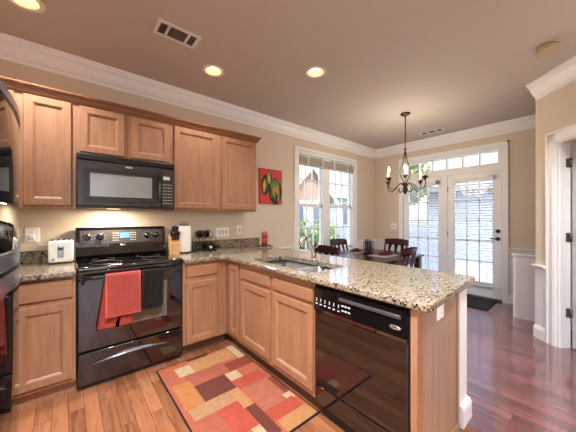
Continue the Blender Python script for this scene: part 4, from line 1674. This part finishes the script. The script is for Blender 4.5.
def make_chair(label, loc, rz, group):
    """chair whose back is at local -Y, sitter faces +Y"""
    t = thing('dining_chair', label, 'chair', (0, 0, 0), group)
    m = MB()
    m.prism([(-.20, -.20, .43), (.20, -.20, .43), (.225, .20, .43), (-.225, .20, .43)], (0, 0, .035))
    m.build('seat', M['chairwood'], t)
    for sx in (-1, 1):
        m = MB()
        m.tube([(sx * .185, -.245, 0), (sx * .185, -.205, .43), (sx * .188, -.215, .60), (sx * .195, -.285, .94)], [.016, .021, .019, .015], seg=8)
        m.build('back_post', M['chairwood'], t)
        m = MB()
        m.tube([(sx * .195, .175, 0), (sx * .195, .175, .43)], [.014, .021], seg=8)
        m.build('leg', M['chairwood'], t)
    def by(z):
        return -.215 - (z - .60) * (.07 / .34)
    m = MB()
    def top(u, v):
        x = -.215 + .43 * u
        z = .855 + .095 * v + .018 * math.sin(PI * u) * v
        return Vector((x, by(z) - .012 - .018 * math.sin(PI * u), z))
    m.grid(top, 14, 3, thick=.022)
    m.build('top_rail', M['chairwood'], t)
    m = MB()
    m.box(-.185, .185, -.222, -.198, .52, .565, .004)
    m.build('lower_rail', M['chairwood'], t)
    for cx in (-.105, 0, .105):
        m = MB()
        def spl(u, v):
            z = .555 + .32 * u
            wd = .030 - .013 * math.sin(PI * u) + .006 * u
            return Vector((cx + cx * .12 * math.sin(PI * u) + (v - .5) * 2 * wd, by(z) - .006 - .012 * u, z))
        m.grid(spl, 10, 2, thick=.012)
        m.build('splat', M['chairwood'], t)
    m = MB()
    for sx in (-1, 1):
        m.tube([(sx * .19, -.222, .22), (sx * .195, .175, .22)], .010, seg=6)
    m.tube([(-.19, -.02, .22), (.19, -.02, .22)], .009, seg=6)
    m.build('stretcher', M['chairwood'], t)
    t.location = loc
    t.rotation_euler = (0, 0, rz)
    t.scale = (1, 1, .965)
    return t


G = 'dining chairs around the table'
ch = make_chair('dark wood dining chair nearest the faucet, its back to the peninsula', (2.90, 2.32, 0), -PI / 2, G)
dup(ch, (3.56, 2.58, 0), PI, 'dark wood dining chair at the table end below the window', G)
dup(ch, (4.06, 2.24, 0), PI / 2, 'dark wood dining chair at the far long side, beside the corner', G)
dup(ch, (3.24, 1.79, 0), 0, 'dark wood dining chair at the table end nearest the glass doors', G)

pl = [(3.52, 2.48, 0, 'grey placemat on the table end below the window'), (3.46, 1.98, 0, 'grey placemat on the table end nearest the glass doors')]
pm = None
for i, (x, y, rz, lab) in enumerate(pl):
    if pm is None:
        m = MB()
        m.slab(rrect(-.20, .20, -.14, .14, .03), [], 0, .004)
        pm = m.build('placemat', M['placemat'])
        o = pm
    else:
        o = pm.copy()
        C.objects.link(o)
    o.location = (x, y, .7505)
    o.rotation_euler = (0, 0, rz)
    tag(o, lab, 'placemat', 'placemats on the dining table')


def napkin(x, y, rz, lab):
    m = MB()
    def f(u, v):
        a, b = (u - .5), (v - .5)
        z = .012 + .045 * math.exp(-(a * a) * 30) * (1 - abs(b) * 1.2) + .008 * math.sin(14 * a) * math.cos(9 * b)
        return Vector((a * .26 * (1 - .3 * abs(b)), b * .15, max(.006, z)))
    m.grid(f, 24, 14, thick=.004)
    o = m.build('napkin', M['napkin'])
    o.location = (x, y, .7545)
    o.rotation_euler = (0, 0, rz)
    tag(o, lab, 'napkin', 'burgundy napkins on placemats')


napkin(3.54, 2.48, 0.2, 'folded burgundy napkin on the placemat below the window')
napkin(3.52, 1.98, -0.2, 'folded burgundy napkin on the placemat toward the glass doors')

t = thing('napkin_holder', 'dark upright metal holder with rounded bars on the dining table', 'holder', (3.42, 2.19, .75))
hx, hy_ = 3.42, 2.19
bx(hx - .05, hx + .05, hy_ - .075, hy_ + .075, .7505, .762, .003).build('base', M['iron'], t)
dv = d_vec
rv = r_vec
for s_ in (-.035, .035):
    m = MB()
    pts = []
    for k in range(13):
        a = PI - PI * k / 12
        pts.append((hx + s_, hy_ + .065 * math.cos(a), .925 + .05 * math.sin(a)))
    m.tube([(hx + s_, hy_ - .065, .76)] + pts + [(hx + s_, hy_ + .065, .76)], .005, seg=7)
    for yy in (-.022, .022):
        m.tube([(hx + s_, hy_ + yy, .76), (hx + s_, hy_ + yy, .97)], .004, seg=6)
    m.build('wire_side', M['greyrim'], t)
bx(hx - .022, hx + .022, hy_ - .06, hy_ + .06, .762, .955, .01).build('canister', M['espresso'], t)

# ------------------------------------------------------------------ mats and rug
o = bx(4.45, 5.03, .98, 1.66, .001, .013, .004).build('door_mat', M['doormat'])
tag(o, 'black door mat on the wood floor before the glass doors', 'mat')

RX, RYT, RW, RL = .56, 2.385, .71, 1.205
P_ = [('salmon', 0, 71, 0, 120.5), ('dark', 24.5, 44, 0, 4), ('cream', 11.5, 24, 8, 23), ('tan', 24, 63, 4, 23), ('cream', 64, 71, 0, 27),
      ('rose', 15, 48, 23, 41), ('dred', 48, 71, 27, 41), ('dark', 16.5, 41.5, 41, 63), ('cream', 42, 52.5, 42, 53.5), ('red', 42, 68, 53.5, 67), ('salmon', 52.5, 71, 41, 53.5),
      ('orange', 3, 16.5, 31, 62), ('sand', 4, 34, 63, 76), ('tan', 34, 42, 63, 86), ('pink', 45, 66, 68, 97), ('dred', 66, 71, 69, 91), ('cream', 63, 70, 92, 99),
      ('red', 43, 68, 97, 109), ('tan', 45, 71, 109, 120.5), ('dark', 35, 43, 86, 117), ('red', 18.5, 34.5, 76, 104), ('rose', 3, 18.5, 76, 120.5), ('cream', 28.5, 35, 104, 112), ('salmon', 18.5, 28.5, 104, 120.5)]
names = list(RUGC.keys())
xs = sorted({v for p in P_ for v in p[1:3]})
ys = sorted({v for p in P_ for v in p[3:5]})
t = thing('area_rug', 'patchwork kitchen rug in rust, orange and cream before the sink cabinets', 'rug', (RX + RW / 2, RYT - RL / 2, 0))
m = MB()
vg = {}
for i, a in enumerate(xs):
    for j, b in enumerate(ys):
        vg[i, j] = m.bm.verts.new((RX + .008 + a / 71 * (RW - .016), RYT - .008 - b / 120.5 * (RL - .016), .011))
for i in range(len(xs) - 1):
    for j in range(len(ys) - 1):
        cx, cy_ = (xs[i] + xs[i + 1]) / 2, (ys[j] + ys[j + 1]) / 2
        c = [p[0] for p in P_ if p[1] <= cx <= p[2] and p[3] <= cy_ <= p[4]][-1]
        f = m.bm.faces.new((vg[i, j], vg[i, j + 1], vg[i + 1, j + 1], vg[i + 1, j]))
        f.material_index = names.index(c)
bmesh.ops.recalc_face_normals(m.bm, faces=m.bm.faces[:])
m.build('patchwork_pile', [M['rug_' + k] for k in names], t)
m = MB()
m.slab([(RX, RYT - RL), (RX + RW, RYT - RL), (RX + RW, RYT), (RX, RYT)], [[(RX + .009, RYT - RL + .009), (RX + RW - .009, RYT - RL + .009), (RX + RW - .009, RYT - .009), (RX + .009, RYT - .009)]], .0005, .012, .002)
m.build('edge_binding', M['rugedge'], t)

# ------------------------------------------------------------------ outside
bx(XL - .12, 30, YB + .15, 30, -.5, -.3).build('lawn', M['lawn'], kind='structure')
m = MB()
m.box(-14, XL - .12, -12, 14, -.5, -.12)
m.box(XL - .12, XF + .15, -12, YR - .12, -.5, -.12)
m.build('bounce_ground', M['bounce_ground'], kind='structure')  # bright unseen ground added to bounce sunlight in through the added windows
bx(XF + .15, 30, -14, YB + .15, -.5, -.25).build('patio', M['patio'], kind='structure')


def house(name, label, x0, x1, y0, y1, zb, zt, ridge, rise, wallm, axis, roofm, windows=(), gablem=None):
    t = thing(name, label, 'house', ((x0 + x1) / 2, (y0 + y1) / 2, zb))
    bx(x0, x1, y0, y1, zb, zt).build('wall', wallm, t)
    m = MB()
    ov = .35
    if axis == 'x':      # ridge along x
        ym = (y0 + y1) / 2
        m.prism([(x0 - ov, y0 - ov, zt - .1), (x0 - ov, ym, zt + rise), (x0 - ov, y1 + ov, zt - .1), (x0 - ov, y1 + ov, zt + .05), (x0 - ov, ym, zt + rise + .2), (x0 - ov, y0 - ov, zt + .05)][::1], (x1 - x0 + 2 * ov, 0, 0))
    else:
        xm = (x0 + x1) / 2
        m.prism([(x0 - ov, y0 - ov, zt - .1), (xm, y0 - ov, zt + rise), (x1 + ov, y0 - ov, zt - .1), (x1 + ov, y0 - ov, zt + .05), (xm, y0 - ov, zt + rise + .2), (x0 - ov, y0 - ov, zt + .05)], (0, y1 - y0 + 2 * ov, 0))
    m.build('roof', roofm, t)
    m = MB()
    if axis == 'x':
        ym = (y0 + y1) / 2
        for xx in (x0, x1 - .1):
            m.prism([(xx, y0, zt), (xx, ym, zt + rise - .02), (xx, y1, zt)], (.1, 0, 0))
    else:
        xm = (x0 + x1) / 2
        for yy in (y0, y1 - .1):
            m.prism([(x0, yy, zt), (xm, yy, zt + rise - .02), (x1, yy, zt)], (0, .1, 0))
    m.build('gable', gablem or wallm, t)
    m = MB()
    if axis == 'y':
        xm = (x0 + x1) / 2
        for sx in (-1, 1):
            xe = x0 - ov if sx < 0 else x1 + ov
            m.prism([(xe, y0 - ov - .06, zt - .22), (xm, y0 - ov - .06, zt + rise - .10), (xm, y0 - ov - .06, zt + rise + .20), (xe, y0 - ov - .06, zt + .05)], (0, .08, 0))
    else:
        m.box(x0 - ov, x1 + ov, y0 - ov - .05, y0 - ov + .02, zt - .2, zt + .04)
        m.box(x0 - ov - .05, x0 - ov + .02, y0 - ov, y1 + ov, zt - .2, zt + .04)
    m.build('fascia', M['extwhite'], t)
    for (a, b, za, zb_, side) in windows:
        m = MB()
        if side == 'y':
            m.box(a - .08, b + .08, y0 - .05, y0 + .02, za - .08, zb_ + .08)
            wf = m.build('house_window', M['extwhite'], t)
            bx(a, b, y0 - .06, y0 - .04, za, zb_).build('pane', M['extglass'], wf)
        else:
            m.box(x0 - .05, x0 + .02, a - .08, b + .08, za - .08, zb_ + .08)
            wf = m.build('house_window', M['extwhite'], t)
            bx(x0 - .06, x0 - .04, a, b, za, zb_).build('pane', M['extglass'], wf)
    return t


house('neighbor_house', 'white house with tan brick gable seen through the left window half', 9.3, 13.1, 11.3, 18, -.3, 2.35, 0, 2.0, M['siding'], 'y', M['shingle'], [(10.0, 10.7, .9, 2.0, 'y'), (11.5, 12.3, .9, 2.0, 'y')], M['brick'])
house('neighbor_house', 'white sided house with grey roof seen through the right window half', 14.6, 20, 12, 19, -.3, 2.9, 0, 2.4, M['siding'], 'x', M['shingle'], [(15.2, 16.0, .8, 2.3, 'y')], M['siding'])
house('neighbor_house', 'pale blue-white sided house seen through the glass doors', 10.5, 18, -6, 4.2, -.3, 2.35, 0, 2.4, M['siding2'], 'y', M['shingle'], [], M['siding2'])

t = thing('privacy_fence', 'pale picket fence beyond the left glass door panel', 'fence', (7.9, 4, -.3))
m = MB()
for i in range(34):
    y = 2.6 + i * .15
    m.box(7.9, 7.93, y, y + .13, -.3, 1.05)
m.build('picket', M['siding2'], t)
m = MB()
m.box(7.93, 7.98, 2.6, 7.7, 0, .1)
m.box(7.93, 7.98, 2.6, 7.7, .75, .85)
m.build('rail', M['siding2'], t)


def leafy(m, c, r, n, rnd, ls=.09):
    for i in range(n):
        d = Vector((rnd.gauss(0, 1), rnd.gauss(0, 1), rnd.gauss(0, 1))).normalized()
        p = Vector(c) + Vector((d.x * r[0], d.y * r[1], d.z * r[2])) * (rnd.random() ** .4)
        a = Vector((rnd.gauss(0, 1), rnd.gauss(0, 1), rnd.gauss(0, 1))).normalized()
        b = a.cross(Vector((rnd.gauss(0, 1), rnd.gauss(0, 1), rnd.gauss(0, 1)))).normalized()
        s_ = ls * (.6 + rnd.random() * .8)
        vs = [m.bm.verts.new(p + a * s_), m.bm.verts.new(p + b * s_ * .5), m.bm.verts.new(p - a * s_), m.bm.verts.new(p - b * s_ * .5)]
        m.bm.faces.new(vs)


def shrub(label, x, y, r, h, mm, seed, group):
    rnd = random.Random(seed)
    t = thing('shrub', label, 'shrub', (x, y, -.3), group)
    m = MB()
    leafy(m, (x, y, -.3 + h * .55), (r, r, h * .5), 900, rnd, .075)
    m.build('foliage', mm, t)
    m = MB()
    for k in range(5):
        a = rnd.random() * 6.28
        m.tube([(x, y, -.3), (x + r * .5 * math.cos(a), y + r * .5 * math.sin(a), h * .6 - .3)], [.02, .008], seg=5)
    m.build('stem', M['bark'], t)


sh = [(4.0, 5.0, .48, 1.40, 'leaf', 'round green shrub close outside the window, leftmost'), (5.05, 5.3, .5, 1.48, 'leaf2', 'round green shrub outside the window, second from the left'),
      (6.15, 5.6, .5, 1.40, 'leaf', 'round green shrub outside the window, third from the left'), (7.2, 6.5, .5, 1.55, 'leaf2', 'round green shrub outside the right window half, rightmost')]
for i, (x, y, r, h, mm, lab) in enumerate(sh):
    shrub(lab, x, y, r, h, M[mm], 11 + i, 'shrubs outside the window')
rnd = random.Random(5)
t = thing('tree', 'leafy green tree beyond the left glass door panel', 'tree', (9.1, 4.35, -.3))
m = MB()
m.tube([(9.1, 4.35, -.3), (9.12, 4.33, 1.0), (9.1, 4.4, 2.4)], [.12, .10, .06], seg=10)
m.build('trunk', M['bark'], t)
m = MB()
leafy(m, (9.1, 4.35, 2.7), (.8, .8, 1.0), 2600, rnd, .11)
m.build('foliage', M['leaf2'], t)
